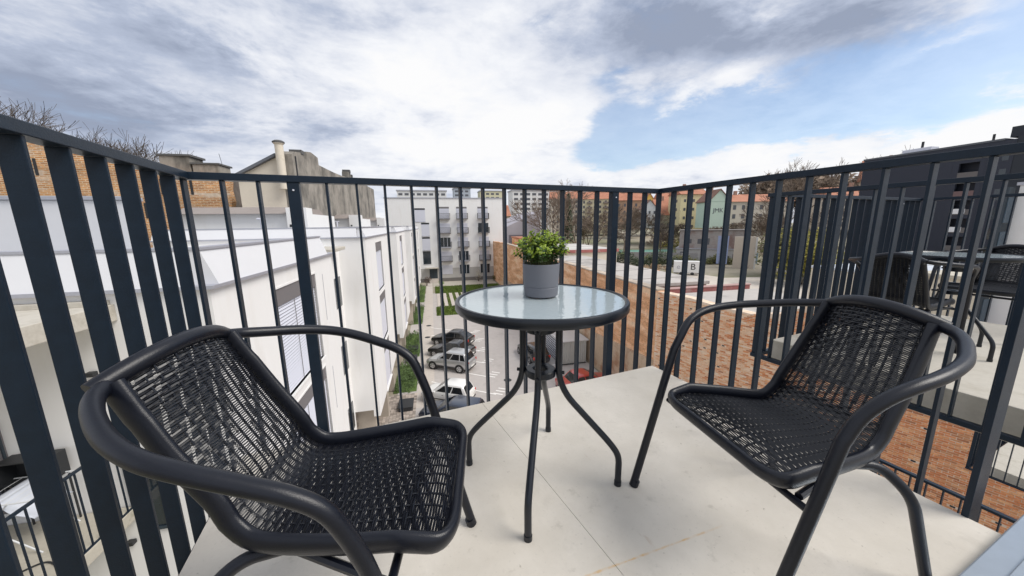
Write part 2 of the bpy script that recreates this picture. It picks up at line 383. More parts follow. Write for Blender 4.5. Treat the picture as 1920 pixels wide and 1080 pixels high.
def floor_marks(m):
    N = m.node_tree.nodes; L = m.node_tree.links; b = N['Principled BSDF']; src = b.inputs['Base Color'].links[0].from_socket
    t = N.new('ShaderNodeTexCoord')
    def mth(op, a, b_=None):
        x = N.new('ShaderNodeMath'); x.operation = op
        for i, v in enumerate((a, b_)):
            if v is None: continue
            if isinstance(v, (int, float)): x.inputs[i].default_value = v
            else: L.new(v, x.inputs[i])
        return x.outputs[0]
    def noi(sc_, det=8, rg=.65, st=(1, 1, 1)):
        mp = N.new('ShaderNodeMapping'); mp.inputs['Scale'].default_value = st; L.new(t.outputs['Object'], mp.inputs[0])
        n = N.new('ShaderNodeTexNoise'); n.inputs['Scale'].default_value = sc_; n.inputs['Detail'].default_value = det; n.inputs['Roughness'].default_value = rg; L.new(mp.outputs[0], n.inputs[0]); return n.outputs[0]
    def rg_(s_, a, b_, c=0., d=1.):
        q = N.new('ShaderNodeMapRange'); L.new(s_, q.inputs[0]); q.inputs[1].default_value = a; q.inputs[2].default_value = b_; q.inputs[3].default_value = c; q.inputs[4].default_value = d; return q.outputs[0]
    def mix(f, a, c):
        x = N.new('ShaderNodeMix'); x.data_type = 'RGBA'; L.new(f, x.inputs[0]); L.new(a, x.inputs[6]); x.inputs[7].default_value = (*c, 1); return x.outputs[2]
    out = mix(rg_(noi(1.3), .42, .70, 0, .8), src, (.49, .45, .385))                   # broad warm cloudiness
    out = mix(rg_(noi(9, 10, .7), .60, .74, 0, .7), out, (.34, .31, .26))               # small smudges
    out = mix(rg_(noi(34, 6, .6), .67, .74, 0, .85), out, (.22, .19, .15))               # specks
    out = mix(rg_(noi(90, 3, .5), .62, .75, 0, .35), out, (.40, .38, .34))
    out = mix(rg_(noi(16, 5, .6, (1, .25, 1)), .69, .76, 0, .5), out, (.42, .31, .22))  # short rusty scuffs
    s_ = N.new('ShaderNodeSeparateXYZ'); L.new(t.outputs['Object'], s_.inputs[0])
    # one rust line across the right slab
    d = mth('ABSOLUTE', mth('ADD', mth('ADD', mth('MULTIPLY', s_.outputs[0], .0809), s_.outputs[1]), 1.0163))
    d = mth('ADD', d, mth('MULTIPLY', mth('SUBTRACT', noi(40), .5), .008))
    m1 = mth('MULTIPLY', rg_(d, .001, .0045, 1, 0), rg_(s_.outputs[0], 1.08, 1.16)); m1 = mth('MULTIPLY', m1, rg_(s_.outputs[0], 1.52, 1.62, 1, 0)); m1 = mth('MULTIPLY', m1, rg_(noi(25), .4, .6, .15, .8))
    out = mix(m1, out, (.58, .36, .13))
    L.new(out, b.inputs['Base Color'])
floor_marks(FLOOR)
def railing(label, x0, nfront, nside_l, nside_r, z=0.0, floor_y=-0.084, posts=(3, 17), loc=(0, 0, 0), end_plate=None, right=True, left=True, front=True, side_r_parts=True):
    """flat-bar railing: top rail, bottom rail, flat balusters turned edge-on, square posts"""
    d = 0.0055
    xs = [GAP * i + d * ((i >= posts[0]) + (i > posts[0]) + (i >= posts[1]) + (i > posts[1])) for i in range(nfront + 1)]
    WX = xs[-1]
    t = thing('balcony_railing', label, 'railing', (loc[0] + x0, loc[1], loc[2]), 0, None)
    zt = 1.152; zb = -.135
    # top rail (mitred, one strip per side)
    h = .028; w = .05
    yl = -GAP * nside_l - .06; yr = -GAP * nside_r - (.10 if end_plate else .06)
    if front: MB().bbox(-w / 2, WX + w / 2, -w / 2, w / 2, zt, zt + h, .002).build('top_rail', ANT, t)
    if left: MB().bbox(-w / 2, w / 2, yl, -w / 2 + .0005, zt + .0006, zt + h + .0006, .002).build('top_rail', ANT, t)
    if right: MB().bbox(WX - w / 2, WX + w / 2, yr, -w / 2 + .0005, zt + .0006, zt + h + .0006, .002).build('top_rail', ANT, t)
    if front: MB().bbox(-.02, WX + .02, -.02, .02, zb - .03, zb, .002).build('bottom_rail', ANT, t)
    if left: MB().bbox(-.02, .02, yl, -.0205, zb - .0304, zb - .0004, .002).build('bottom_rail', ANT, t)
    if right: MB().bbox(WX - .02, WX + .02, yr, -.0205, zb - .0304, zb - .0004, .002).build('bottom_rail', ANT, t)
    bf = MB().bbox(-.005, .005, -.02, .02, zb, zt, .0015).build('baluster', ANT, t)
    bs = MB().bbox(-.02, .02, -.005, .005, zb, zt, .0015).build('baluster', ANT, t)
    bf.location = (xs[1], 0, 0); bs.location = (0, -GAP, 0)
    post = None
    if front:
        for i in range(nfront + 1):
            if i in posts:
                if post is None:
                    post = MB().bbox(-.0225, .0225, -.021, .021, zb, zt, .0015).build('post', ANT, t); post.location = (xs[i], 0, 0)
                else: inst(post, t, (xs[i], 0, 0))
            elif i != 1: inst(bf, t, (xs[i], 0, 0))
    for j in range(2 if left else 1, nside_l + 1 if left else 0): inst(bs, t, (0, -GAP * j, 0))
    if right:
        for j in range(1, nside_r + 1):
            if end_plate and j == nside_r: continue
            inst(bs, t, (WX, -GAP * j, 0))
        if end_plate: MB().bbox(WX - .052, WX + .052, -GAP * nside_r - .008, -GAP * nside_r + .008, zb, zt, .0015).build('post', ANT, t)
    if not left and nside_l == 0: bs.location = (WX, -GAP, 0)
    # little fixing screws seen on the posts
    sm = MB()
    for i in posts:
        for zz in (1.12,):
            if front: MB().tube([(xs[i], -.021, zz), (xs[i], -.0245, zz)], .004, 8).build('screw', BLIND, t)
    return t
railing('anthracite flat bar railing around the near balcony with table and two wicker chairs', 0, 20, 14, 12, end_plate=True)

# door threshold of the flat at the lower right
th = thing('door_threshold', 'pale blue grey metal door sill at the lower right corner of the near balcony', 'door sill', (1.3, -1.52, 0))
SILL = mat('sill_metal', (0.40, 0.45, 0.50), 0.25, metal=0.5, var=.1, vs=3)
MB().bbox(.2, 1.30, -.42, 0, .002, .028, .004).build('sill_plate', SILL, th)
MB().bbox(.2, 1.30, -.10, -.055, .029, .036, .002).build('track', SILL, th)
MB().bbox(1.17, 1.5, -.30, -.02, -.2, .001, .01).build('plaster_block', SLAB, th)

# ---------------------------------------------------------------- chairs
def bez(pts, n=10):                    # smooth Catmull-Rom through points
    P_ = [Vector(p) for p in pts]; out = []
    P_ = [P_[0] * 2 - P_[1]] + P_ + [P_[-1] * 2 - P_[-2]]
    for i in range(1, len(P_) - 2):
        a, b, c, d = P_[i - 1:i + 3]
        for k in range(n):
            t = k / n
            out.append(.5 * ((2 * b) + (c - a) * t + (2 * a - 5 * b + 4 * c - d) * t * t + (3 * b - a - 3 * c + d) * t ** 3))
    out.append(P_[-2]); return out
def rounded(pts, rad=.06, n=6, closed=False):         # polyline with rounded corners
    P_ = [Vector(p) for p in pts]; out = []
    m = len(P_)
    rng = range(m) if closed else range(1, m - 1)
    if not closed: out.append(P_[0])
    for i in rng:
        a, b, c = P_[i - 1], P_[i], P_[(i + 1) % m]
        r_ = rad[i] if isinstance(rad, (list, tuple)) else rad
        da = min(r_, (a - b).length * .49); dc = min(r_, (c - b).length * .49)
        p0 = b + (a - b).normalized() * da; p1 = b + (c - b).normalized() * dc
        for k in range(n + 1):
            t = k / n; out.append(p0 * (1 - t) ** 2 + b * 2 * t * (1 - t) + p1 * t * t)
    if not closed: out.append(P_[-1])
    return out

def make_chair(label, S, ARM, loc, yaw, group='black wicker armchairs', fine=True):
    """S: shape of the chair (half widths, depths, heights)"""
    t = thing('wicker_armchair', label, 'chair', loc, yaw, group)
    wf, yf, zf, wh, yh, zh, wt, yt, zt, wb, yb, zb, wq, yq, wl, yl, zl, wk, yk, zk, wr, yr = S
    # centre line of the seat shell, front -> hinge -> top
    prof = [(yf, zf - .012), (yf - .05, zf), ((yf + yh) / 2, zf - .012), (yh + .05, zh - .016), (yh - .005, zh + .02), (yh - .03, zh + .07),
            ((yh + yt) / 2 - .012, (zh + zt) / 2 + .02), (yt, zt)]
    wid = [wf, wf * 1.0, (wf * .62 + wh * .38), wh + .004, wh - .003, wh - .006, (wh + wt) / 2, wt]
    cl = bez([(w_, p[0], p[1]) for w_, p in zip(wid, prof)], 12)
    Ltot = [0.0]
    for a, b in zip(cl, cl[1:]): Ltot.append(Ltot[-1] + (b - a).length)
    LT = Ltot[-1]
    def at(s):                     # s in metres along the shell -> (halfwidth, y, z, frac)
        s = max(0, min(LT, s))
        for i in range(len(Ltot) - 1):
            if s <= Ltot[i + 1]:
                k = (s - Ltot[i]) / max(1e-9, Ltot[i + 1] - Ltot[i]); return cl[i].lerp(cl[i + 1], k)
        return cl[-1]
    def nrm(s):
        a = at(s - .01); b = at(s + .01); d = Vector((0, b.y - a.y, b.z - a.z)).normalized(); return Vector((0, d.z, -d.y)) * -1   # towards the sitter
    def surf(x, s, off=0.0):
        c = at(s); f = s / LT; n_ = nrm(s)
        dish = .018 * (1 - min(1, abs(x / max(.05, c.x))) ** 2) * (1.0 if f < .55 else 1.0 + (f - .55) * 2.2)
        return Vector((x, c.y, c.z + .016 * (1 - min(1, abs(x / max(.05, c.x))) ** 2) * max(0, (f - .72) / .28) ** 1.5)) - n_ * dish + n_ * off
    # moulded border frame: deep rounded section all around
    RC = .075
    side = [at(RC + (LT - RC) * k / 40) for k in range(0, 41)]
    fr = side[0]
    front = rounded([(-fr.x, fr.y, fr.z), (-fr.x + .003, yf + .010, zf - .018), (fr.x - .003, yf + .010, zf - .018), (fr.x, fr.y, fr.z)], [0, RC * .98, RC * .98, 0], 9)
    r1 = [(-p.x, p.y, p.z) for p in reversed(side)] + [tuple(q) for q in front[1:-1]] + [(p.x, p.y, p.z) for p in side]
    ups = []; cent = []
    for p in r1:
        p = Vector(p); i = min(range(len(cl)), key=lambda i: (cl[i].y - p.y) ** 2 + (cl[i].z - p.z) ** 2)
        n_ = nrm(max(.012, Ltot[i])); ups.append(n_); f_ = Ltot[i] / LT
        cent.append(p - n_ * (.011 if .1 < f_ < .9 else .009))
    MB().tube(cent, .0122, 16, flat=1.75, up=ups).build('border_frame', RES, t)
    # wicker: stakes from front to top, fine double strands across
    nst = 13
    def cut(s):
        s_ = s + .012
        return 0 if s_ >= RC else RC * (1 - math.sqrt(max(0, 1 - ((RC - s_) / RC) ** 2)))
    stk = None
    for i in range(nst):
        q = (i + .5) / nst * 2 - 1
        pts = []
        K = 60
        for k in range(K + 1):
            s = .001 + (LT - .002) * k / K; c = at(s)
            
            if abs(q * (c.x - .012)) > c.x - cut(s) - .002: continue
            pts.append(surf(q * (c.x - .012), s, .0016))
        MB().tube(pts, .0032, 5, flat=.8).build('stake', RESW, t)
    wv = MB(); rows = 152 if fine else 84; seg = 52 if fine else 26
    for r_ in range(rows):
        s = .002 + (LT - .004) * r_ / (rows - 1)
        c = at(s); w_ = c.x - .001 - cut(s); f = s / LT
        deco = .60 < f < .90
        ph = (r_ // 2) % 2
        for dbl in (0,):
            pts = []
            for k in range(seg + 1):
                x = -w_ + 2 * w_ * k / seg
                u_ = (x / (c.x - .012) + 1) / 2 * nst - .5
                a = math.cos(math.pi * (u_ + ph)) * .0014
                wob = math.sin(math.pi * 2 * (u_ * .5 + r_ * .23)) * .0004
                if deco and (int(u_ + .5 + (r_ // 8) * 1) % 3 == 0) and 1 < u_ < nst - 2: a = -.0012; wob *= 1.5
                pts.append(surf(x, s + wob, a))
            wv.tube(pts, .00245 if not deco else .0021, 4, caps=False)
    # short decorative stakes woven over the back
    for r_ in range(5):
        for i in range(2, nst - 2):
            if (i + r_) % 3 == 0:
                s0 = LT * (.62 + r_ * .055)
                for dx in (-.0035, .0035):
                    pts = [surf(((i + .5) / nst * 2 - 1) * (at(s0 + k * .008).x - .012) + dx, s0 + k * .0085, .0055) for k in range(6)]
                    wv.tube(pts, .0026, 4)
    wv.build('wicker_weave', RESW, t, kind='stuff')
    # arm tube: foot -> bend -> around the back -> other foot
    R_T = .0135
    def arm(sgn):
        up_ = bez([(sgn * q[0], q[1], q[2]) for q in ARM], 6)
        e = Vector((sgn * ARM[-1][0], ARM[-1][1], ARM[-1][2])); ft = Vector((sgn * wq, yq, .008))
        return up_ + [e.lerp(ft, .3), e.lerp(ft, .65), ft]
    for sgn in (-1, 1):
        MB().tube(arm(sgn), R_T, 14).build('arm_tube', RES, t)
    # back band over the tube along the top edge
    band = []
    for k in range(21):
        q = k / 20 * 2 - 1
        band.append(surf(q * (wt + .0), LT) + Vector((0, -.004, .006)))
    dE = (band[-1] - band[-2]).normalized(); dE.y *= .6
    band = [band[0] + Vector((-dE.x, dE.y, dE.z)) * .018] + band + [band[-1] + dE * .018]
    MB().tube(band, .0172, 14).build('top_band', RES, t)
    # rear legs and under-seat bars
    for sgn in (-1, 1):
        pts = rounded([(sgn * (wh - .01), yh + .09, zh - .035), (sgn * (wh + .006), yh + .01, zh - .04), (sgn * wk, yk - .004, zk), (sgn * wr, yr, .008)], [0, .035, .05, 0], 7)
        MB().tube(pts, R_T * .93, 12).build('rear_leg', RES, t)
        MB().tube([(sgn * wr, yr, 0), (sgn * wr, yr, .02)], .0165, 12).build('foot_cap', RES, t)
        MB().tube([(sgn * wq, yq, 0), (sgn * (wq - (wq - wb) * .04), yq - (yq - yb) * .04, .022)], .0165, 12).build('foot_cap', RES, t)
    fx_ = wb + (wq - wb) * .35; fy_ = yb + (yq - yb) * .35; fz_ = zf - .05
    MB().tube([(-fx_ + .0, fy_ + .0, fz_), (fx_, fy_, fz_)], .0085, 10).build('stretcher', RES, t)
    MB().tube([(-(wh - .01), yh + .08, zh - .036), (wh - .01, yh + .08, zh - .036)], .0085, 10).build('stretcher', RES, t)
    for sgn in (-1, 1):
        MB().tube([(sgn * (wh - .012), yh + .09, zh - .036), (sgn * fx_ * .84, fy_ - .01, fz_ + .008)], .009, 8).build('side_bar', RES, t)
    return t
S1 = (.188, .243, .403, .148, -.147, .405, .134, -.309, .706, .255, .093, .556, .257, .263, .222, -.228, .690, .235, -.21, .30, .228, -.285)
S2 = (.213, .207, .388, .156, -.154, .380, .128, -.302, .693, .251, .115, .556, .261, .289, .228, -.20, .650, .209, -.189, .279, .224, -.284)
A1 = ((.140, -.306, .709), (.172, -.291, .702), (.212, -.252, .692), (.256, -.192, .681), (.284, -.130, .668), (.293, -.068, .651), (.292, -.004, .628), (.289, .054, .604), (.284, .096, .572), (.279, .120, .525), (.275, .140, .47))
A2 = ((.134, -.304, .696), (.173, -.284, .690), (.212, -.238, .684), (.244, -.184, .677), (.272, -.128, .671), (.291, -.066, .664), (.299, -.010, .655), (.297, .044, .641), (.287, .094, .614), (.275, .128, .572), (.271, .156, .52))
CH1 = make_chair('black wicker armchair at the left of the glass table, its back to the left railing', S1, A1, (.542, -.973, 0), -1.896)
CH2 = make_chair('black wicker armchair at the right of the glass table, its back to the right railing', S2, A2, (1.701, -1.212, 0), 1.35)

# ---------------------------------------------------------------- glass table
TX, TY = 1.185, -.700
def make_table(label, loc, yaw=0.0, glass=True):
    t = thing('round_table', label, 'table', loc, yaw, 'round bistro tables')
    H = .71; RR = .302
    MB().lathe([(RR - .016, H - .004), (RR - .010, H + .001), (RR - .003, H), (RR, H - .005), (RR, H - .026), (RR - .004, H - .031), (RR - .015, H - .031), (RR - .015, H - .006), (RR - .016, H - .004)], 72).build('rim', RIM, t)
    gm = bpy.data.materials.get('rippled_glass')
    if gm is None:
        gm = bpy.data.materials.new('rippled_glass'); gm.use_nodes = True
        N = gm.node_tree.nodes; L = gm.node_tree.links; b = N['Principled BSDF']
        b.inputs['Base Color'].default_value = (.46, .53, .56, 1); b.inputs['Roughness'].default_value = .03; b.inputs['IOR'].default_value = 2.3
        tr = N.new('ShaderNodeBsdfTransparent'); tr.inputs[0].default_value = (.88, .92, .93, 1)
        mx = N.new('ShaderNodeMixShader'); mx.inputs[0].default_value = .80
        o = N['Material Output']; L.new(tr.outputs[0], mx.inputs[1]); L.new(b.outputs[0], mx.inputs[2]); L.new(mx.outputs[0], o.inputs[0])
        tcn = N.new('ShaderNodeTexCoord'); v = N.new('ShaderNodeTexVoronoi'); v.inputs['Scale'].default_value = 85; v.feature = 'SMOOTH_F1'; L.new(tcn.outputs['Object'], v.inputs[0])
        nn = N.new('ShaderNodeTexNoise'); nn.inputs['Scale'].default_value = 60; L.new(tcn.outputs['Object'], nn.inputs[0])
        ad = N.new('ShaderNodeMath'); ad.operation = 'ADD'; L.new(v.outputs[0], ad.inputs[0]); L.new(nn.outputs[0], ad.inputs[1])
        bp = N.new('ShaderNodeBump'); bp.inputs['Strength'].default_value = .16; bp.inputs['Distance'].default_value = .002; L.new(ad.outputs[0], bp.inputs['Height']); L.new(bp.outputs[0], b.inputs['Normal'])
    MB().lathe([(0.0001, H - .009), (RR - .0152, H - .009), (RR - .0152, H - .004), (0.0001, H - .004)], 64, smooth=False).build('glass_top', gm, t)
    # four bent legs
    lr = .066
    for k in range(4):
        a = R(45) + k * math.pi / 2
        ca, sa = math.cos(a), math.sin(a)
        f = lambda r_, z: (r_ * ca, r_ * sa, z)
        pts = rounded([f(.20, H - .023), f(.115, H - .032), f(lr, H - .085), f(lr, .375), f(.262, .165), f(.292, .12), f(.292, .006)], [0, .03, .045, .085, .05, .03, 0], 8)
        MB().tube(pts, .0118, 12).build('leg', RIM, t)
        MB().tube([f(.292, 0), f(.292, .018)], .0135, 12).build('foot_cap', RIM, t)
        for zz in (.60, .432):
            MB().tube([f(lr + .008, zz), f(lr + .022, zz)], .0065, 8).build('bolt', RIM, t)
    for zz in (.585, .415):
        pr = [(.030, zz), (.052, zz), (.056, zz + .004), (.056, zz + .024), (.052, zz + .028), (.030, zz + .028), (.026, zz + .024), (.026, zz + .004), (.030, zz)]
        MB().lathe(pr, 32).build('hub_ring', RIM, t)
    MB().lathe([(.17, H - .022), (.195, H - .022), (.195, H - .0105), (.17, H - .0105), (.17, H - .022)], 40).build('support_ring', RIM, t)
    return t
TB = make_table('round bistro table with rippled glass top between the two near chairs', (TX, TY, 0), R(10))

# ---------------------------------------------------------------- pot plant
pp = thing('potted_plant', 'small box shrub with bright green leaves in a grey pot on the glass table', 'plant', (1.203, -.668, .7075))
POT = mat('grey_ceramic', (0.14, 0.147, 0.17), 0.55, var=.04, vs=6, spec=.4)
MB().lathe([(0.001, .002), (.055, .002), (.0605, .006), (.0625, .036), (.0612, .0375), (.0612, .039), (.0628, .0405), (.0668, .118), (.0662, .1205), (.0635, .1205), (.0630, .116), (.060, .100), (.001, .100)], 56).build('pot', POT, pp)
SOIL = mat('potting_soil', (0.03, 0.022, 0.015), .95, var=.3, vs=60, bump=.6, bs=120)
MB().lathe([(.001, .106), (.061, .104)], 24).build('soil', SOIL, pp)
rnd = random.Random(3)
stm = MB(); lf = MB(); lfd = MB()
def leaf(mb, p, d, n_, L_, w_):
    d = d.normalized(); s_ = d.cross(n_).normalized(); u = s_.cross(d)
    b0 = p; c1 = p + d * L_ * .35; c2 = p + d * L_ * .72; tip = p + d * L_ + u * -.0015
    mb.quad(b0, c1 + s_ * w_ - u * .001, c1 + u * .0012, smooth=False); mb.quad(b0, c1 + u * .0012, c1 - s_ * w_ - u * .001)
    mb.quad(c1 + s_ * w_ - u * .001, c2 + s_ * w_ * .8, c2 + u * .001, c1 + u * .0012); mb.quad(c1 - s_ * w_ - u * .001, c1 + u * .0012, c2 + u * .001, c2 - s_ * w_ * .8)
    mb.quad(c2 + s_ * w_ * .8, tip, c2 + u * .001); mb.quad(c2 - s_ * w_ * .8, c2 + u * .001, tip)
for i in range(92):
    a = rnd.uniform(0, 2 * math.pi); r0 = rnd.uniform(0, .042)
    base = Vector((math.cos(a) * r0, math.sin(a) * r0, .103))
    out = rnd.uniform(.012, .074) if i % 3 else rnd.uniform(.0, .035)
    hgt = rnd.uniform(.055, .112) + (.050 - out) * .55
    if rnd.random() < .15: hgt += .014
    topp = base + Vector((math.cos(a) * out * 1.05, math.sin(a) * out * 1.05, hgt))
    mid = base.lerp(topp, .5) + Vector((0, 0, .012))
    pts = bez([base, mid, topp], 5)
    stm.tube(pts, [.0016 - .0001 * k for k in range(len(pts))], 4)
    for k in range(19):
        f = .22 + .78 * k / 18
        ix = min(len(pts) - 2, int(f * (len(pts) - 1))); p = pts[ix].lerp(pts[ix + 1], f * (len(pts) - 1) - ix)
        d = (pts[ix + 1] - pts[ix]).normalized()
        az_ = k * 2.4 + rnd.uniform(-.4, .4)
        o_ = d.orthogonal().normalized(); o_ = Matrix.Rotation(az_, 3, d) @ o_
        dr = (o_ + d * rnd.uniform(.35, .9)).normalized()
        leaf(lf if (f > .62 and rnd.random() < .8) else lfd, p, dr, (d + o_ * -.4).normalized(), rnd.uniform(.012, .0185), rnd.uniform(.0042, .0062))
def leafmat(nm, c, r_=.35):
    m = mat(nm, c, r_, isl=.4, spec=.5)
    N = m.node_tree.nodes; L = m.node_tree.links; b = N['Principled BSDF']
    tl = N.new('ShaderNodeBsdfTranslucent'); mx = N.new('ShaderNodeMixShader'); mx.inputs[0].default_value = .3
    src = b.inputs['Base Color'].links[0].from_socket; L.new(src, tl.inputs[0])
    L.new(b.outputs[0], mx.inputs[1]); L.new(tl.outputs[0], mx.inputs[2]); L.new(mx.outputs[0], N['Material Output'].inputs[0]); return m
stm.build('stem', mat('green_stem', (.08, .09, .03), .7), pp, kind='stuff')
lf.build('foliage', leafmat('young_leaf', (0.30, 0.40, 0.045)), pp, kind='stuff')
lfd.build('foliage', leafmat('old_leaf', (0.050, 0.10, 0.020)), pp, kind='stuff')

# ================================================================ NEIGHBOUR BALCONIES
def neighbour(x0, z0, label, rail=True, wide=2.422, slabx=0):
    s_ = MB().bbox(.062, wide - .05, -1.62, -.084, -.20, 0, .006).build('balcony_slab', SLAB, None, (x0, 0, z0))
    return tag(s_, label, 'balcony')
NX = 3.60
neighbour(NX, 0, 'concrete slab of the neighbouring balcony carrying a dark table and two chairs')
railing('anthracite railing of the neighbouring balcony to the right at the same level', NX, 20, 12, 12)
neighbour(NX, -3.0, 'concrete balcony slab one floor below the neighbouring balcony')
railing('anthracite railing one floor down, crossing the brick wall at the lower right', NX, 20, 0, 12, loc=(0, 0, -3.0), left=False)
neighbour(9.62, -3.0, 'far lower concrete balcony slab in front of the brick wall')
railing('dense dark railing of the far lower balcony at the right edge', 9.62, 20, 12, 4, loc=(0, 0, -3.0))
nt_ = make_table('dark round bistro table on the neighbouring balcony behind the railing', (4.62, -.72, 0), R(20))
def place_copy(src, loc, yaw, label):
    c = copy_tree(src); c.location = loc; c.rotation_euler = (0, 0, yaw); c['label'] = label; return c
place_copy(CH2, (4.22, -.60, 0), R(-84), 'black wicker armchair on the neighbouring balcony seen from behind')
place_copy(CH2, (5.45, -.70, 0), R(84), 'black wicker armchair on the neighbouring balcony beyond its table, at the right edge')

#@@COURT@@
# ================================================================ THE COURTYARD
def sheet(name, pts, z, m, kind='structure'):
    c = Vector((0, 0, 0))
    P_ = [G(u, v, z) for u, v in pts]
    c = P_[0]
    return MB().quad(*[p - c for p in P_]).build(name, m, loc=c, kind=kind)
# ground: one sheet out to the horizon, rising gently to the far houses
GROUND = mat('town_ground', (0.30, 0.27, 0.21), 0.95, var=.3, vs=.02, stain=((0.17, 0.17, 0.09), .03, .5, .65))
gm_ = MB(); NG = 48
def gz(u, v):
    d = math.hypot(u, v)
    return GZ - .03 + max(0, min(1, (d - 105) / 260)) * 9.0 - max(0, d - 500) * .004
rs = [-900, -500, -300, -200, -150, -110, -70, -30, 0, 30, 60, 90, 110, 130, 160, 200, 240, 300, 400, 600, 900, 1500]
for i, a in enumerate(rs):
    for b in rs: gm_.v.append(tuple(G(a, b, gz(a, b))))
n_ = len(rs)
for i in range(n_ - 1):
    for j in range(n_ - 1): gm_.f.append((i * n_ + j, (i + 1) * n_ + j, (i + 1) * n_ + j + 1, i * n_ + j + 1)); gm_.sm.append(True)
gm_.build('ground', GROUND, kind='structure')
sheet('car_park', [(-3.0, -4), (12.7, -4), (12.7, 62), (-3.0, 62)], GZ + .004, ASPH)
sheet('footpath', [(-1.62, 22), (-.38, 22), (-.30, 73.6), (-1.50, 73.6)], GZ + .010, PATH)
# cobbled forecourt of the row: paving pieces proud of their bed
COB = mat('cobble_paving', (0.36, 0.31, 0.27), .9, isl=.35, var=.15, vs=8)
sheet('cobble_bed', [(-6.5, 10), (-1.64, 10), (-1.64, 24.2), (-6.5, 24.2)], GZ + .012, mat('cobble_joint', (.16, .14, .12), .95, var=.2, vs=5))
cb_ = MB(); rnd = random.Random(5)
for i in range(24):
    for j in range(66):
        u0 = -6.4 + i * .2; v0 = 10.1 + j * .212 + (i % 2) * .1
        h_ = rnd.uniform(.02, .035); cb_.box(u0, u0 + .185, v0, v0 + .195, 0, h_)
cb_.build('cobbles', COB, loc=G(0, 0, GZ + .012), rotz=-TH, kind='stuff')

def blades(name, regions, z, m, n, h, w=.05, seed=1, spread=.35):
    rnd = random.Random(seed); b = MB(); o = G(regions[0][0], regions[0][2], z)
    ar = [(r[1] - r[0]) * (r[3] - r[2]) for r in regions]; tot = sum(ar)
    for r, a in zip(regions, ar):
        for _ in range(int(n * a / tot)):
            p = Vector((rnd.uniform(r[0], r[1]), rnd.uniform(r[2], r[3]), 0)); t_ = rnd.uniform(0, 6.28); hh = h * rnd.uniform(.4, 1)
            d = Vector((math.cos(t_), math.sin(t_), 0)); q = Vector((rnd.uniform(-1, 1), rnd.uniform(-1, 1), 0)) * hh * spread
            b.quad(p - d * w, p + d * w, p + q + Vector((0, 0, hh)))
    bo = b.build(name, m, loc=G(0, 0, z), rotz=-TH, kind='stuff'); return bo
sheet('lawn', [(.15, 45.9), (12.7, 45.9), (12.7, 51.0), (.15, 51.0)], GZ + .012, GRASSB)
sheet('lawn', [(.15, 61.5), (12.7, 61.5), (12.7, 68.5), (.15, 68.5)], GZ + .012, GRASSB)
blades('grass', [(.15, 12.6, 45.9, 51.0), (.15, 12.6, 61.5, 68.5)], GZ + .012, GRASS, 16000, .28, .07, 2)
sheet('gravel_strip', [(-.2, 68.5), (12.7, 68.5), (12.7, 75), (-.2, 75)], GZ + .008, mat('pale_gravel', (.42, .39, .33), .95, var=.2, vs=2))
# bay of concrete strips between the two lawns
for i in range(9):
    u0 = .35 + i * 1.05
    s_ = MB().box(0, .55, 0, 10.0, 0, .06).build('paving_strip', PATH, loc=G(u0, 51.3, GZ + .010), rotz=-TH, kind='structure')
blades('grass', [(.15 + .75 + i * 1.05, .35 + 1.05 + i * 1.05, 51.3, 61.3) for i in range(8)], GZ + .006, GRASS, 5000, .2, .06, 3)
# bay markings
def mark(u0, v0, u1, v1, w=.12, name='parking_line'):
    d = Vector((u1 - u0, v1 - v0, 0)); L_ = d.length; a = math.atan2(d.y, d.x)
    MB().quad((0, -w / 2, 0), (L_, -w / 2, 0), (L_, w / 2, 0), (0, w / 2, 0)).build(name, PAINTW, loc=G(u0, v0, GZ + .012), rotz=-TH + a, kind='structure')
for k in range(6):
    v_ = 22.9 + k * 2.95
    mark(-.6, v_ + 2.9, 3.9, v_ - .35)
    for q in range(3): mark(3.75 + .25 * q, v_ - .1 + .34 * q, 4.35 + .25 * q, v_ - .5 + .34 * q, .14)
for k in range(4): mark(8.9, 18.6 + 2.6 * k, 12.5, 18.9 + 2.6 * k)
for k in range(3): mark(8.3 + .3 * k, 25.5, 8.3 + .3 * k, 26.3, .12)
for u_, v_ in ((3.3, 33.2), (5.2, 24.6), (-1.0, 37.), (-.9, 41.5)):
    tag(MB().lathe([(0.001, .006), (.29, .006), (.31, 0)], 20, smooth=False).build('manhole_cover', DARKM, loc=G(u_, v_, GZ + .012)), {3.3: 'round dark manhole cover in the car park beside the black saloon', 5.2: 'round dark manhole cover in the open asphalt beside the white hatchback', -1.0: 'dark manhole cover on the path, nearer of the pair', -.9: 'dark manhole cover on the path, farther of the pair'}[u_], 'manhole cover')

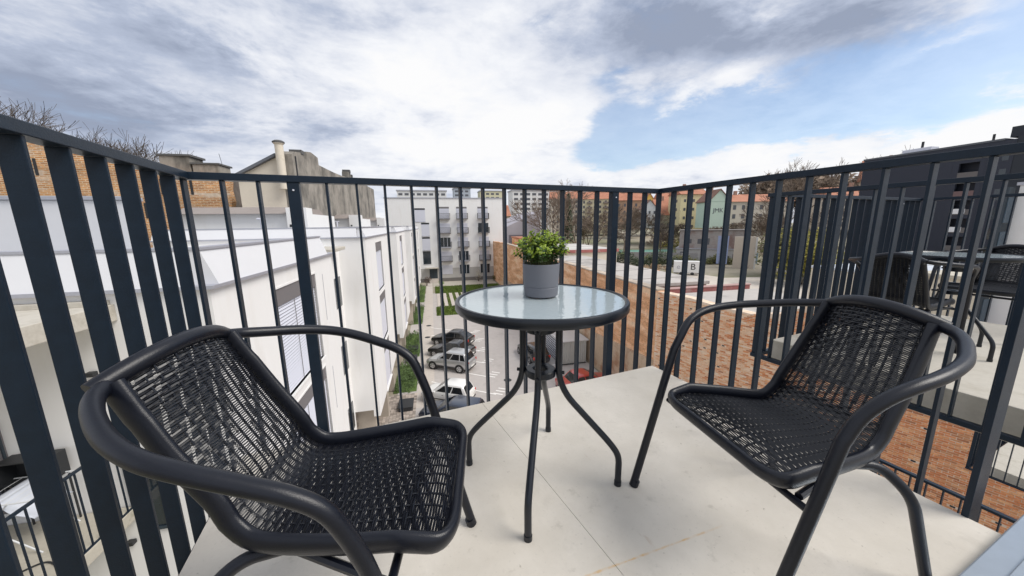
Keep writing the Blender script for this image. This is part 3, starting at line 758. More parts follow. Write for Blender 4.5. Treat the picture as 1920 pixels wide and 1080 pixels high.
# ---------------------------------------------------------------- blinds + windows
def blind_window(par, face_u, v0, v1, z0, z1, slats=26, box=.42, name='window', parts=True, deep=.16):
    """opening in a wall that looks along +u: reveal, blind box and a lowered venetian blind"""
    w_ = MB(); w_.box(face_u - deep, face_u - deep + .02, v0, v1, z0, z1)
    w = w_.build(name, GLASSD, par)
    b = MB(); b.box(face_u - .10, face_u - .02, v0, v1, z1 - box, z1 - .002); b.build('blind_box', BLBOX, w)
    fr = MB()
    for q in ((v0 - .05, v0 + .0), (v1, v1 + .05)): fr.box(face_u - deep, face_u + .012, q[0], q[1], z0 - .05, z1 + .05)
    fr.box(face_u - deep, face_u + .012, v0, v1, z1, z1 + .05); fr.box(face_u - deep, face_u + .05, v0 - .05, v1 + .05, z0 - .055, z0 - .0)
    fr.build('window_surround', WHITE, w)
    hh = (z1 - box - z0) / slats
    if parts:
        s = MB().quad((face_u - .078, v0 + .03, -.5 * hh), (face_u - .045, v0 + .03, -.16 * hh), (face_u - .045, v1 - .03, -.16 * hh), (face_u - .078, v1 - .03, -.5 * hh)) \
            .quad((face_u - .045, v0 + .03, -.16 * hh), (face_u - .078, v0 + .03, .42 * hh), (face_u - .078, v1 - .03, .42 * hh), (face_u - .045, v1 - .03, -.16 * hh)).build('blind_slat', BLIND, w)
        s.location = (0, 0, z0 + hh * .5)
        for i in range(1, slats): inst(s, w, (0, 0, z0 + hh * (i + .5)))
        c = MB().tube([(face_u - .04, v0 + (v1 - v0) * .42, z0 + .02), (face_u - .04, v0 + (v1 - v0) * .42, z1 - box)], .008, 4).build('blind_cord', BLBOX, w)
    else:
        s = MB()
        for i in range(slats):
            z_ = z0 + hh * i
            s.quad((face_u - .078, v0 + .03, z_), (face_u - .05, v0 + .03, z_ + hh * .35), (face_u - .05, v1 - .03, z_ + hh * .35), (face_u - .078, v1 - .03, z_))
            s.quad((face_u - .05, v0 + .03, z_ + hh * .35), (face_u - .078, v0 + .03, z_ + hh), (face_u - .078, v1 - .03, z_ + hh), (face_u - .05, v1 - .03, z_ + hh * .35))
        s.build('blind', BLIND, w, kind='stuff')
    return w
def flat_window(par, x0, x1, y, z0, z1, m=GLASSD, frame=FRAMED, mull=1, out=-1, name='window', depth=.02):
    """window on a wall whose face is the plane y=const looking towards -y (out=-1)"""
    g = MB().box(x0, x1, min(y, y + out * depth), max(y, y + out * depth), z0, z1).build(name, m, par)
    f = MB(); t = .05; ya, yb = sorted((y + out * (depth + .002), y + out * (depth + .03)))
    f.box(x0, x1, ya, yb, z0, z0 + t); f.box(x0, x1, ya, yb, z1 - t, z1); f.box(x0, x0 + t, ya, yb, z0 + t, z1 - t); f.box(x1 - t, x1, ya, yb, z0 + t, z1 - t)
    for i in range(mull):
        xm = x0 + (x1 - x0) * (i + 1) / (mull + 1); f.box(xm - t / 2, xm + t / 2, ya, yb, z0 + t, z1 - t)
    f.build('frame', frame, g); return g

def wall_with_holes(mb, fu, v0, v1, z0, z1, holes, thick=.3):
    """wall slab facing +u at u=fu with rectangular openings (list of v0,v1,z0,z1)"""
    vs = sorted({v0, v1, *[h[0] for h in holes], *[h[1] for h in holes]})
    zs = sorted({z0, z1, *[h[2] for h in holes], *[h[3] for h in holes]})
    for a, b in zip(vs, vs[1:]):
        run = None
        for c, d in zip(zs, zs[1:]):
            hole = any(h[0] - 1e-6 <= a and b <= h[1] + 1e-6 and h[2] - 1e-6 <= c and d <= h[3] + 1e-6 for h in holes)
            if not hole: mb.box(fu - thick, fu, a, b, c, d)

# ---------------------------------------------------------------- near white block (left)
A = court('apartment_block', 'nearest white block at the left with tall lowered blinds and pale metal parapet', 'building', 0, 0, 0)
A.location = G(-3.56, 6.47, GZ); ox, oy = -3.56, 6.47
def u_(u): return u - ox
def v_(v): return v - oy
def z_(z): return z - GZ
holes = [(v_(8.70), v_(11.58), z_(-3.10 - 3 * k), z_(-.44 - 3 * k)) for k in range(3)]
mb = MB(); wall_with_holes(mb, 0, 0, v_(13.55), 0, z_(.0), holes, .3); mb.build('wall', WHITE, A)
mb = MB(); mb.box(-8, -.302, 0, .3, 0, z_(.0)); mb.build('wall', CREAMW if False else WCOAT, A)
MB().box(-8, -.3, v_(13.25), v_(13.55), 0, z_(0)).build('wall', WCOAT, A)
MB().box(-8, -.31, .31, v_(13.24), z_(-.45), z_(.28)).build('roof', ROOFG, A)
for k in range(3):
    blind_window(A, 0, v_(8.70), v_(11.58), z_(-3.10 - 3 * k), z_(-.44 - 3 * k), 28, .42, deep=.2)
# ledge and clad parapet
cp = MB(); cp.box(-8.1, .10, -.10, v_(13.6), z_(.003), z_(.06)); cp.build('coping', COPING, A)
pr = MB()
pr.prism([(.08, z_(.06)), (-.12, z_(.62)), (-.30, z_(.62)), (-.30, z_(.06))], 'y', .12, v_(12.85))
pr.prism([(-.08, z_(.06)), (.12, z_(.62)), (.30, z_(.62)), (.30, z_(.06))], 'x', -8, -.305)
pr.build('parapet', METALW, A)
cp = MB(); cp.box(-.36, -.09, .10, v_(12.88), z_(.622), z_(.665)); cp.box(-8, -.362, .10, .40, z_(.622), z_(.665)); cp.build('coping', COPING, A)
MB().box(0.001, .006, v_(12.28), v_(12.31), z_(-2.1), z_(-.55)).build('joint_strip', COPING, A)
MB().box(0.001, .006, v_(12.28), v_(12.31), z_(-5.3), z_(-3.75)).build('joint_strip', COPING, A)
pt = MB().bbox(-9.5, u_(-6.17), v_(9.0), v_(9.35), z_(.26), z_(1.56), .01).build('roof_storey', METALW, A)
MB().bbox(-9.6, u_(-6.12), v_(8.95), v_(9.40), z_(1.562), z_(1.64), .01).build('coping', COPING, A)
MB().bbox(u_(-6.0), u_(-4.6), v_(9.9), v_(10.6), z_(.285), z_(.52), .01).build('roof_duct', WHITE, A)
# wall lamps, dark small window, slabs on the wall facing us
for (uu, zz) in ((-5.31, -1.26), (-5.34, -4.36)):
    MB().bbox(u_(uu) - .055, u_(uu) + .055, -.10, -.001, z_(zz) - .035, z_(zz) + .035, .008).build('wall_lamp', DARKM, A)
flat_window(A, u_(-5.05), u_(-4.72), 0, z_(-4.2), z_(-3.15), mull=0)
flat_window(A, u_(-8.4), u_(-6.62), 0, z_(-3.45), z_(-1.9), m=BLBOX, mull=0, name='shuttered_window')
sh_ = MB().tube([(u_(-8.38), -.06, 0), (u_(-6.64), -.06, 0)], .03, 6).build('shutter_slat', BLBOX, A); sh_.location = (0, 0, z_(-3.4))
for i in range(1, 25): inst(sh_, A, (0, 0, z_(-3.4) + i * .06))
sl = MB().bbox(0, 5.0, -4.2, 0, -.26, 0, .01).build('balcony_slab', SLAB, A); sl.location = (u_(-9.85), -.001, z_(-.17))
MB().tube([(u_(-4.848), -.75, z_(-.31)), (u_(-4.838), -.75, z_(-.31))], .035, 12).build('drain_hole', BLIND, A)
MB().box(u_(-9.85), u_(-4.9), -.16, -.002, z_(-.168), z_(-.10)).build('skirting', SLAB, A)

# lower-left balcony with its own railing and drying rack
LB = court('lower_balcony', 'lower concrete balcony at the lower left seen through the left railing', 'balcony', -5.15, 6.46, -3.68)
MB().bbox(-5, 0, -5.2, -.01, -.2, 0, .01).build('slab', mat('mossy_slab', (.47, .44, .37), .85, var=.12, vs=3, stain=((.20, .19, .10), 2.2, .56, .75)), LB)
MB().bbox(-.055, -.015, -5.2, -.02, 1.20, 1.235, .004).build('top_rail', ANT, LB)
MB().bbox(-.055, -.015, -5.2, -.02, -.02, .012, .004).build('bottom_rail', ANT, LB)
br_ = MB().bbox(-.045, -.02, -.006, .006, .012, 1.20, .002).build('baluster', ANT, LB); br_.location = (0, -.15, 0)
for i in range(2, 42): inst(br_, LB, (0, -.02 - .125 * i, 0))
MB().bbox(-.058, -.012, -.05, -.005, .0, 1.2, .002).build('post', ANT, LB)
dr = court('drying_rack', 'folding drying rack hung with white and dark washing on the lower left balcony', 'drying rack', -6.35, 6.0, -3.68)
RACK = mat('white_wire', (.62, .64, .66), .4)
for s_ in (-1, 1):
    MB().tube(rounded([(-.9, .32 * s_, .88), (.75, .32 * s_, .88)], .02), .011, 6).build('side_rail', RACK, dr)
    MB().tube([(-.55, .30 * s_, 0), (.35, .30 * s_, .87)], .011, 6).build('leg', RACK, dr); MB().tube([(.55, .28 * s_, 0), (-.35, .28 * s_, .87)], .011, 6).build('leg', RACK, dr)
for i in range(14): MB().tube([(-.86 + .12 * i, -.32, .885), (-.86 + .12 * i, .32, .885)], .004, 4).build('wire', RACK, dr)
def cloth(name, x0, x1, drop, m, seed):
    rnd = random.Random(seed); b = MB(); K = 10; J = 12
    for j in range(J + 1):
        for k in range(K + 1):
            y = -.28 + .56 * j / J; d = k / K * drop
            b.v.append((x0 + (x1 - x0) * .0 + (x1 - x0) * k / K, y + .02 * math.sin(k * .8), .90 - (d if k > 2 else 0) * .8 + .02 * math.sin(j * 1.3 + seed) * k / K))
    for j in range(J):
        for k in range(K):
            a = j * (K + 1) + k; b.f.append((a, a + 1, a + K + 2, a + K + 1)); b.sm.append(True)
    o = b.build(name, m, None, dr.location, -TH)
    md = o.modifiers.new('s', 'SOLIDIFY'); md.thickness = .004
    return o
tag(cloth('hanging_cloth', .10, .55, .45, mat('pale_cloth', (.62, .66, .74), .9), 1), 'pale blue white cloth hanging on the drying rack at the lower left', 'cloth')
tag(cloth('hanging_cloth', -.35, .05, .35, mat('dark_cloth', (.025, .03, .045), .9), 2), 'dark garment hanging over the middle of the drying rack', 'cloth')
bx = court('wall_mounted_box', 'black open box standing by the wall behind the drying rack', 'box', -6.15, 6.25, -2.82)
MB().box(-.35, .30, -.12, .15, .36, .38).box(-.35, .30, .13, .15, 0, .36).box(-.35, -.33, -.12, .13, 0, .36).box(.28, .30, -.12, .13, 0, .36).build('shelf', DARKM, bx)
MB().box(-.33, .28, -.1, .12, 0, .02).build('base', DARKM, bx)
for q in ((-.33, -.1), (.27, -.1), (-.33, .12), (.27, .12)): MB().box(q[0], q[0] + .02, q[1], q[1] + .02, -.86, 0).build('leg', DARKM, bx)
tag(MB().tube(bez([(-.6, 0, 0), (-.3, .15, 0), (0, .02, 0), (.3, .2, 0), (.6, .05, 0)]), .012, 6).build('cable', DARKM, loc=G(-5.9, 5.3, -3.665), rotz=-TH), 'black cable lying across the floor of the lower left balcony', 'cable')

# ---------------------------------------------------------------- recess wall and the repeated blocks
def recess(v0, v1, label):
    t = court('recess_wall', label, 'building', -4.1, v0, GZ)
    MB().box(-6, 0, .003, v1 - v0 - .003, 0, 11.0).build('wall', WCOAT, t)
    L_ = v1 - v0
    for k in range(3):
        g = MB().box(.001, .03, L_ - 1.75, L_ - .35, z_(-2.5 - 3 * k), z_(-1.2 - 3 * k)).build('window', GLASSD, t)
        MB().box(.031, .05, L_ - 1.10, L_ - 1.02, z_(-2.5 - 3 * k), z_(-1.2 - 3 * k)).build('frame', FRAMED, g)
    MB().bbox(.001, .09, L_ - 2.1, L_ - 1.95, z_(-.70), z_(-.60), .01).build('wall_lamp', DARKM, t)
    MB().bbox(.001, .09, L_ - 2.1, L_ - 1.95, z_(-3.75), z_(-3.65), .01).build('wall_lamp', DARKM, t)
    MB().bbox(-.7, .45, L_ - 2.9, L_ - .7, 11.0, 11.14, .02).build('canopy', SLAB, t)
    return t
recess(13.56, 16.85, 'recessed white wall with stacked dark windows between the first and second block')
recess(25.9, 29.2, 'recessed white wall between the second and third block of the row')
recess(38.5, 42.3, 'recessed white wall between the third and fourth block of the row')
GRP = None
def block(v0, L_, label, fu, pent=True):
    t = court('apartment_block', label, 'building', fu, v0, GZ)
    hs = [(2.75, 5.05, z_(-2.55 - 2.9 * k), z_(.10 - 2.9 * k)) for k in range(3)]
    mb = MB(); wall_with_holes(mb, 0, 0, L_, 3.0, z_(.44), hs, .3); mb.build('wall', WHITE, t)
    MB().box(-8, -.301, 0, .3, 3.0, z_(.44)).build('wall', WCOAT, t)
    MB().box(-8, -.301, L_ - .3, L_, 3.0, z_(.44)).build('wall', WCOAT, t)
    MB().box(-8, -.301, .302, L_ - .302, 3.0, 3.25).build('soffit', WCOAT, t)
    MB().box(-8, -.301, .302, L_ - .302, z_(.1), z_(.55)).build('roof', ROOFG, t)
    for h in hs: blind_window(t, 0, *h, slats=24, box=.50, parts=False, deep=.2)
    MB().box(-8.1, .08, -.08, L_ + .08, z_(.442), z_(.50)).build('coping', COPING, t)
    p = MB(); p.prism([(.02, z_(.50)), (-.16, z_(.90)), (-.34, z_(.90)), (-.34, z_(.50))], 'y', .15, L_ - .6); p.prism([(-.05, z_(.50)), (.12, z_(.90)), (.30, z_(.90)), (.30, z_(.50))], 'x', -8, -.35)
    p.build('parapet', METALW, t)
    c = MB(); c.box(-.38, -.12, .10, L_ - .6, z_(.902), z_(.945)); c.box(-8, -.382, .10, .38, z_(.902), z_(.945)); c.build('coping', COPING, t)
    if pent:
        MB().box(-8.4, -3.05, 2.65, 7.6, z_(.55), z_(1.62)).build('roof_storey', WHITE, t)
        MB().prism([(2.3, z_(1.62)), (7.9, z_(1.62)), (6.9, z_(1.98)), (3.4, z_(1.98))], 'x', -8.6, -3.65).build('roof_edge', ROOFB, t)
        MB().bbox(-3.85, -2.95, 2.2, 3.1, z_(.55), z_(1.90), .01).build('stair_head', WHITE, t)
        MB().bbox(-3.75, -3.62, 2.18, 2.2, z_(.98), z_(1.10), .01).build('vent', DARKM, t)
        MB().tube([(-4.6, 1.4, z_(.55)), (-4.6, 1.4, z_(1.35))], .07, 10).build('roof_pipe', BLIND, t)
        MB().tube([(-4.78, 1.4, z_(1.36)), (-4.42, 1.4, z_(1.36))], .04, 8).build('roof_pipe', BLIND, t)
    # ground floor set back, with piers
    MB().box(-8, -2.3, .3, L_ - .3, 0, 3.0).build('ground_floor_wall', TAUPE, t)
    for q in (.35, L_ * .5, L_ - .95): MB().bbox(-1.15, -.30, q, q + .55, 0, 3.0, .01).build('pier', mat('pier_render', (.42, .37, .31), .9, var=.1, vs=2), t)
    return t
block(16.85, 9.05, 'second white block of the row standing over ground floor piers', -2.95)
block(29.2, 9.3, 'third white block of the row with a narrow strip of blinds', -2.75)
block(42.3, 10.0, 'fourth white block of the row half way along the path', -2.45, True)
block(55.2, 10.5, 'last white block of the row beside the far apartment house', -2.25, False)

# planting beds by the path
def leafclump(mb, c, r, n, ls, rnd, flat=1.0):
    for _ in range(n):
        d = Vector((rnd.gauss(0, 1), rnd.gauss(0, 1), rnd.gauss(0, 1))).normalized() * r * rnd.uniform(.35, 1) ** .5
        d.z *= flat; p = c + d
        a = Vector((rnd.gauss(0, 1), rnd.gauss(0, 1), rnd.gauss(0, 1))).normalized(); b = a.orthogonal().normalized(); s = ls * rnd.uniform(.5, 1.2)
        mb.quad(p - a * s, p + b * s * .5, p + a * s, p - b * s * .5)
def bush(label, u, v, r, h, m, n=260, seed=1, ls=.09, cat='bush', z=GZ, name='bush', group=None, nc=7):
    rnd = random.Random(seed); t = court(name, label, cat, u, v, z, 0, group)
    lv = MB(); st = MB()
    for i in range(nc):
        a = rnd.uniform(0, 6.28); q = r * rnd.uniform(0, .65); c = Vector((q * math.cos(a), q * math.sin(a), h * rnd.uniform(.35, .8)))
        leafclump(lv, c, r * .5, n // nc, ls, rnd, h / r * .6)
        st.tube([(c.x * .2, c.y * .2, 0), (c.x * .7, c.y * .7, c.z * .6), tuple(c)], [.03, .02, .01], 4)
    lv.build('foliage', m, t, kind='stuff'); st.build('stem', BARK, t, kind='stuff'); return t
LEAFG = mat('spring_leaf', (.11, .21, .03), .6, isl=.5)
LEAFD = mat('dark_leaf', (.035, .055, .02), .6, isl=.5)
LEAFO = mat('olive_leaf', (.13, .13, .04), .7, isl=.5)
for (v0, v1) in ((24.5, 29.6), (31.5, 38.5), (42.5, 52), (55, 70)):
    sheet('planting_bed', [(-3.3, v0), (-1.68, v0), (-1.62, v1), (-3.3, v1)], GZ + .016, GRASSB)
beds = MB(); rnd = random.Random(11)
for (v0, v1, n) in ((24.5, 29.6, 70), (31.5, 38.5, 60), (42.5, 52, 50), (55, 70, 60)):
    for _ in range(n): leafclump(beds, Vector((rnd.uniform(-3.1, -1.75), rnd.uniform(v0, v1), rnd.uniform(.1, .4))), .30, 40, .07, rnd, .9)
beds.build('ground_cover', mat('bed_leaf', (.065, .11, .03), .7, isl=.6), loc=G(0, 0, GZ), rotz=-TH, kind='stuff')
for (uu, vv, lab) in ((-1.95, 22.3, 'nearest dark low box on the cobbles below the second block'), (-2.0, 33.4, 'dark low box beside the path at the third block'), (-2.0, 30.6, 'lower dark utility box beside the path behind the cobbles')):
    t = court('utility_box', lab, 'box', uu, vv, GZ)
    MB().bbox(-.75, .15, -.6, .6, 0, .30, .02).build('body', mat('dark_grille', (.055, .055, .058), .7, var=.2, vs=6), t)
    for k in range(8): MB().box(-.70 + .10 * k, -.65 + .10 * k, -.615, -.602, .04, .26).build('louvre', DARKM, t)
    MB().bbox(-.78, .18, -.63, .63, .301, .33, .01).build('lid', DARKM, t)
bush('brown leafless shrub beside the entrance steps of the far house', -1.5, 70.5, 1.1, 2.0, mat('brown_leaf', (.10, .07, .055), .8, isl=.5), 300, 4, .12)
bush('pale blossoming shrub in front of the far house', 9.4, 73.2, 1.2, 2.4, mat('pale_blossom', (.45, .42, .33), .8, isl=.4), 260, 9, .10)
bush('low green shrub at the left edge of the lawn by the far steps', 1.5, 70.2, .9, 1.0, LEAFG, 220, 5, .1)
bush('small grey green shrub before the far house, between the blossom and the brick wall', 12.6, 72.8, .8, 1.2, LEAFO, 180, 6, .1)

# ---------------------------------------------------------------- far apartment house closing the yard
FB = court('apartment_house', 'five storey white apartment house with small balconies closing the far end of the courtyard', 'building', -2.9, 75.0, GZ)
FW = 18.75
MB().box(-6, FW, 0, 12, 2.9, 17.45).build('wall', WHITE, FB)
MB().box(-6, FW, .02, 12, 0, 2.9).build('ground_floor_wall', mat('grey_render', (.45, .44, .42), .9, var=.08, vs=1), FB)
MB().box(-6.1, FW + .12, -.12, 12.1, 17.451, 17.62).build('coping', COPING, FB)
MB().box(-6, FW + .02, -.06, .018, 0, .75).build('plinth', mat('dark_plinth', (.17, .16, .15), .9), FB)
for i, (x0, kinds) in enumerate(((3.35, 'bbdbb'), (7.15, 'bbbdd'), (11.65, 'bdbbd'))):
    pass
cols = [(4.55, 'bbgbw'), (8.25, 'bbbgg'), (12.75, 'bdbbg')]
for x0, pat in cols:
    for k, ch in enumerate(pat):
        z0 = 13.35 - k * 2.95; x0_ = x0 + k * .06
        g = MB().box(x0_, x0_ + 2.2, -.03, .0 - .002, z0, z0 + 2.35 if k == 0 else z0 + 1.95).build('window', BLIND if ch in 'bw' else GLASSD, FB)
        if k == 0: MB().box(x0_, x0_ + 2.2, -.06, -.031, z0 + 2.05, z0 + 2.40).build('blind_box', BLBOX, g)
        if ch in 'gd':
            f = MB()
            for q in (.03, .70, 1.45, 2.12): f.box(x0_ + q - .03, x0_ + q + .04, -.07, -.031, z0, z0 + 1.95)
            f.build('frame', BLIND if ch == 'g' else FRAMED, g)
        else:
            for q in range(9): MB().box(x0_ + .02, x0_ + 2.18, -.045, -.031, z0 + .1 + q * .2, z0 + .13 + q * .2).build('blind_line', COPING, g)
        if k < 4:
            b_ = MB().box(x0_ - .1, x0_ + 2.3, -1.05, -.062, z0 - .22, z0 - .05).build('balcony', mat('balcony_edge', (.16, .15, .15), .8) if ch != 'g' else COPING, FB)
            r_ = MB()
            for q in range(13): xx = x0_ - .08 + q * 2.36 / 12; r_.box(xx - .018, xx + .018, -1.04, -1.01, z0 - .05, z0 + 1.02)
            for q in range(1, 6):
                for xx in (x0_ - .08, x0_ + 2.28): r_.box(xx - .015, xx + .015, -1.04 + q * .18, -1.01 + q * .18, z0 - .05, z0 + 1.02)
            r_.box(x0_ - .1, x0_ + 2.3, -1.05, -1.0, z0 + 1.021, z0 + 1.07); r_.box(x0_ - .1, x0_ - .05, -.998, -.062, z0 + 1.021, z0 + 1.07); r_.box(x0_ + 2.25, x0_ + 2.3, -.998, -.062, z0 + 1.021, z0 + 1.07)
            r_.build('balustrade', DARKM, b_)
for k in range(4):
    w_ = 2.1 if k == 0 else 1.6; x0 = -.25 if k == 0 else .95; z0 = 13.35 - k * 2.95
    g = MB().box(x0, x0 + w_, -.03, -.002, z0 - .6, z0 + 2.1).build('window', BLIND if k < 3 else GLASSD, FB)
    MB().box(x0, x0 + w_, -.06, -.031, z0 + 1.8, z0 + 2.12).build('blind_box', DARKM, g)
    MB().box(x0 - .04, x0 + w_ + .04, -.1, -.031, z0 - .66, z0 - .601).build('sill', COPING, g)
d_ = MB().box(2.1, 3.75, -.05, .016, .75, 2.85).build('door', FRAMED, FB)
MB().box(2.88, 2.93, -.07, -.051, .8, 2.8).build('door_joint', DARKM, d_)
MB().box(1.3, 4.3, -1.3, -.02, 3.0, 3.18).build('canopy', SLAB, FB)
for k in range(5): MB().box(2.0, 3.9, -.4 - .32 * (k + 1), -.1, 0 , .75 - .15 * k).build('step', PATH, FB) if False else MB().box(2.0, 3.9, -.42 - .32 * k, -.102 if k == 0 else -.421 - .32 * (k - 1), 0, .75 - .15 * k).build('step', PATH, FB)

# ---------------------------------------------------------------- old walls and roofs at the left
OLDB = brick_mat('old_orange_brick', 1, (.60, .27, .09), (.34, .13, .05), (.62, .48, .32), big=.9, plaster=(.60, .50, .40), lo=.54, hi=.62, row=.10, bw=.34, ms=.024, ps=1.3)
ob = court('old_brick_wall', 'old orange brick gable wall with two chimney stacks behind the pale roof storey at the left', 'wall', -12.0, 25.5, GZ)
RENDG = mat('weathered_render', (.30, .275, .24), .95, var=.3, vs=.9, stain=((.10, .095, .085), .8, .42, .66), stretch=(1, .7, .5), bump=.3, bs=12)
CAPM = mat('dark_cap', (.10, .10, .10), .9, var=.2, vs=3)
MB().prism([(-26, 0), (-.3, 0), (-.25, 12.6), (-.02, 13.6), (-.10, 14.3), (.02, 15.05), (-2.4, 15.35), (-4.5, 15.8), (-9, 17.0), (-12, 17.8), (-26, 20.2)], 'y', 0, .5).build('wall', OLDB, ob)
MB().bbox(-3.75, -2.2, .52, 1.9, 0, 16.3, .03).build('chimney', RENDG, ob); MB().box(-3.85, -2.1, .45, 2.0, 16.301, 16.42).build('chimney_cap', CAPM, ob)
MB().bbox(-2.1, -.72, .52, 1.9, 0, 15.85, .03).build('chimney', RENDG, ob); MB().box(-2.18, -.64, .45, 2.0, 15.851, 15.95).build('chimney_cap', CAPM, ob)
MB().tube([(-1.0, 1.6, 15.95), (-1.1, 1.6, 16.7)], .014, 4).build('aerial', DARKM, ob)
for q in ((-9.3, 15.0), (-5.6, 14.6), (-3.6, 14.0), (-7.4, 13.0), (-2.1, 14.0), (-4.6, 12.6)): MB().box(q[0], q[0] + .13, -.03, -.002, q[1], q[1] + .9).build('iron_tie', DARKM, ob)
# hill-grey wall + rendered house with chimney
og = court('rendered_house', 'old grey stained rendered house with stepped gable wall and cream front behind the roofs', 'house', -7.83, 24.0, GZ)
MB().prism([(0, 0), (0, 16.25), (.3, 16.45), (1.5, 16.62), (2.5, 16.35), (2.62, 16.9), (3.6, 17.05), (5.1, 16.95), (5.15, 16.45), (9, 16.5), (12, 16.6), (14.9, 16.8), (15, 17.4), (16, 17.35), (16.1, 17.0), (22, 17.1), (31, 17.2), (31, 0)], 'x', -.6, 0).build('side_wall', RENDG, og)
MB().prism([(-3.0, 0), (-.601, 0), (-.601, 16.2), (-.95, 16.0), (-3.0, 14.9)], 'y', 0, 8).build('front_wall', CREAMW, og)
MB().prism([(-3.3, 14.73), (-.85, 16.08), (-.85, 16.24), (-3.3, 14.9)], 'y', -.25, 12).build('roof', mat('slate_roof', (.13, .14, .16), .7), og)
for q, z0_, h_ in ((1.5, 16.55, .25), (15.4, 17.35, .3), (16.3, 17.0, .3)): MB().box(-.65, .05, q, q + .5, z0_, z0_ + h_).build('wall_cap', CAPM, og)
ch = MB().lathe([(.001, 14.2), (.22, 14.2), (.22, 16.70), (.28, 16.74), (.28, 16.80), (.001, 16.82)], 14).build('chimney', CREAMW, og); ch.location = (-.55, -.30, 0)
MB().lathe([(.28, 16.78), (.32, 16.79), (.32, 16.86), (.2, 16.93), (.001, 16.97)], 14).build('chimney_cap', CAPM, ch)
MB().tube([(.02, .4, 0), (.02, .4, 16.2)], .05, 6).build('downpipe', DARKM, og)
hb = court('grey_rear_wall', 'mottled grey brown wall between the orange brick gable and the cream house', 'wall', -9.8, 27.5, GZ)
MB().box(-10, .5, 0, .5, 0, 15.1).build('wall', mat('mottled_grey', (.28, .25, .23), .95, var=.25, vs=1.5, stain=((.15, .13, .12), 2, .45, .7), stretch=(1, 1, .35)), hb)

# ---------------------------------------------------------------- trees
def bare_tree(label, u, v, z, h, spread, m, seed, depth=5, rad=None, cat='tree', group=None, twig=1.0, name='bare_tree', minr=.012, nb=3):
    rnd = random.Random(seed); t = court(name, label, cat, u, v, z, 0, group)
    tr = MB(); cr_ = MB()
    rad = rad or h * .022
    def grow(p, d, L_, r_, k):
        q = p; pts = [p]; dd = d.copy(); segs = 3
        for i in range(segs):
            dd = (dd + Vector((rnd.gauss(0, .14), rnd.gauss(0, .14), rnd.gauss(.03, .08)))).normalized(); q = q + dd * L_ / segs; pts.append(q)
        r1 = max(minr, r_ * .62)
        (tr if k >= depth - 1 else cr_).tube(pts, [r_ + (r1 - r_) * i / segs for i in range(segs + 1)], 6 if k >= depth - 1 else (4 if k > 1 else 3), caps=False)
        if k == 0: return
        for i in range(nb if k > 1 else nb + 1):
            a = rnd.uniform(.3, .85) * spread; w = rnd.uniform(0, 6.28)
            o = dd.orthogonal().normalized(); o = Matrix.Rotation(w, 3, dd) @ o
            nd = (dd * math.cos(a) + o * math.sin(a) + Vector((0, 0, .08))).normalized()
            st = pts[-1] if i < 2 else pts[-2].lerp(pts[-1], rnd.random())
            grow(st, nd, L_ * rnd.uniform(.62, .86), r1 * rnd.uniform(.75, 1), k - 1)
    grow(Vector((0, 0, 0)), Vector((rnd.gauss(0, .05), rnd.gauss(0, .05), 1)), h * .30, rad, depth)
    tr.build('trunk', m, t); cr_.build('crown', m, t, kind='stuff'); return t
lefts = [(-31.6, 33, 18.6), (-30.0, 33, 18.2), (-28.4, 33.5, 17.9), (-26.9, 33, 17.2), (-25.6, 33, 16.6), (-24.4, 33, 15.8)]
wh = ['leftmost', 'second from the left', 'third from the left', 'fourth from the left', 'fifth from the left', 'rightmost']
for i, (uu, vv, hh) in enumerate(lefts):
    bare_tree('bare dark tree above the left railing, %s of six' % wh[i], uu, vv, GZ + 5.5, hh - 3.8, .95, BARK, 20 + i, 6, group='bare trees above the left rail', minr=.012, nb=4)

# ---------------------------------------------------------------- the long brick wall at the right
WALLB = brick_mat('orange_brick_wall', 1, (.76, .35, .15), (.60, .24, .09), (.72, .52, .35), big=1.1, plaster=(.80, .56, .37), lo=.47, hi=.62, ps=1.1)
wl_ = court('brick_boundary_wall', 'long orange brick boundary wall along the right side of the courtyard', 'wall', 13.0, 17.7, GZ)
MB().prism([(0, 0), (0, 7.95), (10, 8.0), (17, 8.05), (30, 8.4), (46.3, 8.55), (57, 8.4), (57, 0)], 'x', 0, .5).build('wall', WALLB, wl_)
cp_ = MB().box(0, 1.0, -.06, .56, 0, .09).build('coping_stone', mat('old_coping', (.44, .37, .30), .9, obr=.25, var=.2, vs=4), wl_)
cp_.location = (0, 0, 0); bpy.data.objects.remove(cp_)
cs = MB().bbox(-.07, .57, 0, .96, 0, .10, .01); co0 = None
OC = mat('old_coping', (.44, .37, .30), .9, obr=.25, var=.2, vs=4)
for i in range(46):
    vv = i * 1.0; zz = 7.955 + (vv / 10 * .05 if vv < 10 else (.05 + (vv - 10) / 7 * .05 if vv < 17 else (.1 + (vv - 17) / 13 * .35 if vv < 30 else .45 + (vv - 30) / 16.3 * .15)))
    if co0 is None: co0 = cs.build('coping_stone', OC, wl_); co0.location = (0, vv, zz)
    else: inst(co0, wl_, (0, vv, zz), (0, 0, random.uniform(-.02, .02)))
for q in (): MB().bbox(-.22, -.002, q, q + .5, 0, 5.5 + (q % 3), .03).build('buttress', WALLB, wl_)
MB().prism([(0, 0), (0, 3.6), (12, 2.6), (30, 2.2), (46, 2.0), (46, 0)], 'x', -.14, -.003).build('thick_base', mat('plastered_base', (.50, .38, .27), .95, var=.2, vs=1, stain=((.36, .2, .12), .8, .5, .65)), wl_) if True else None
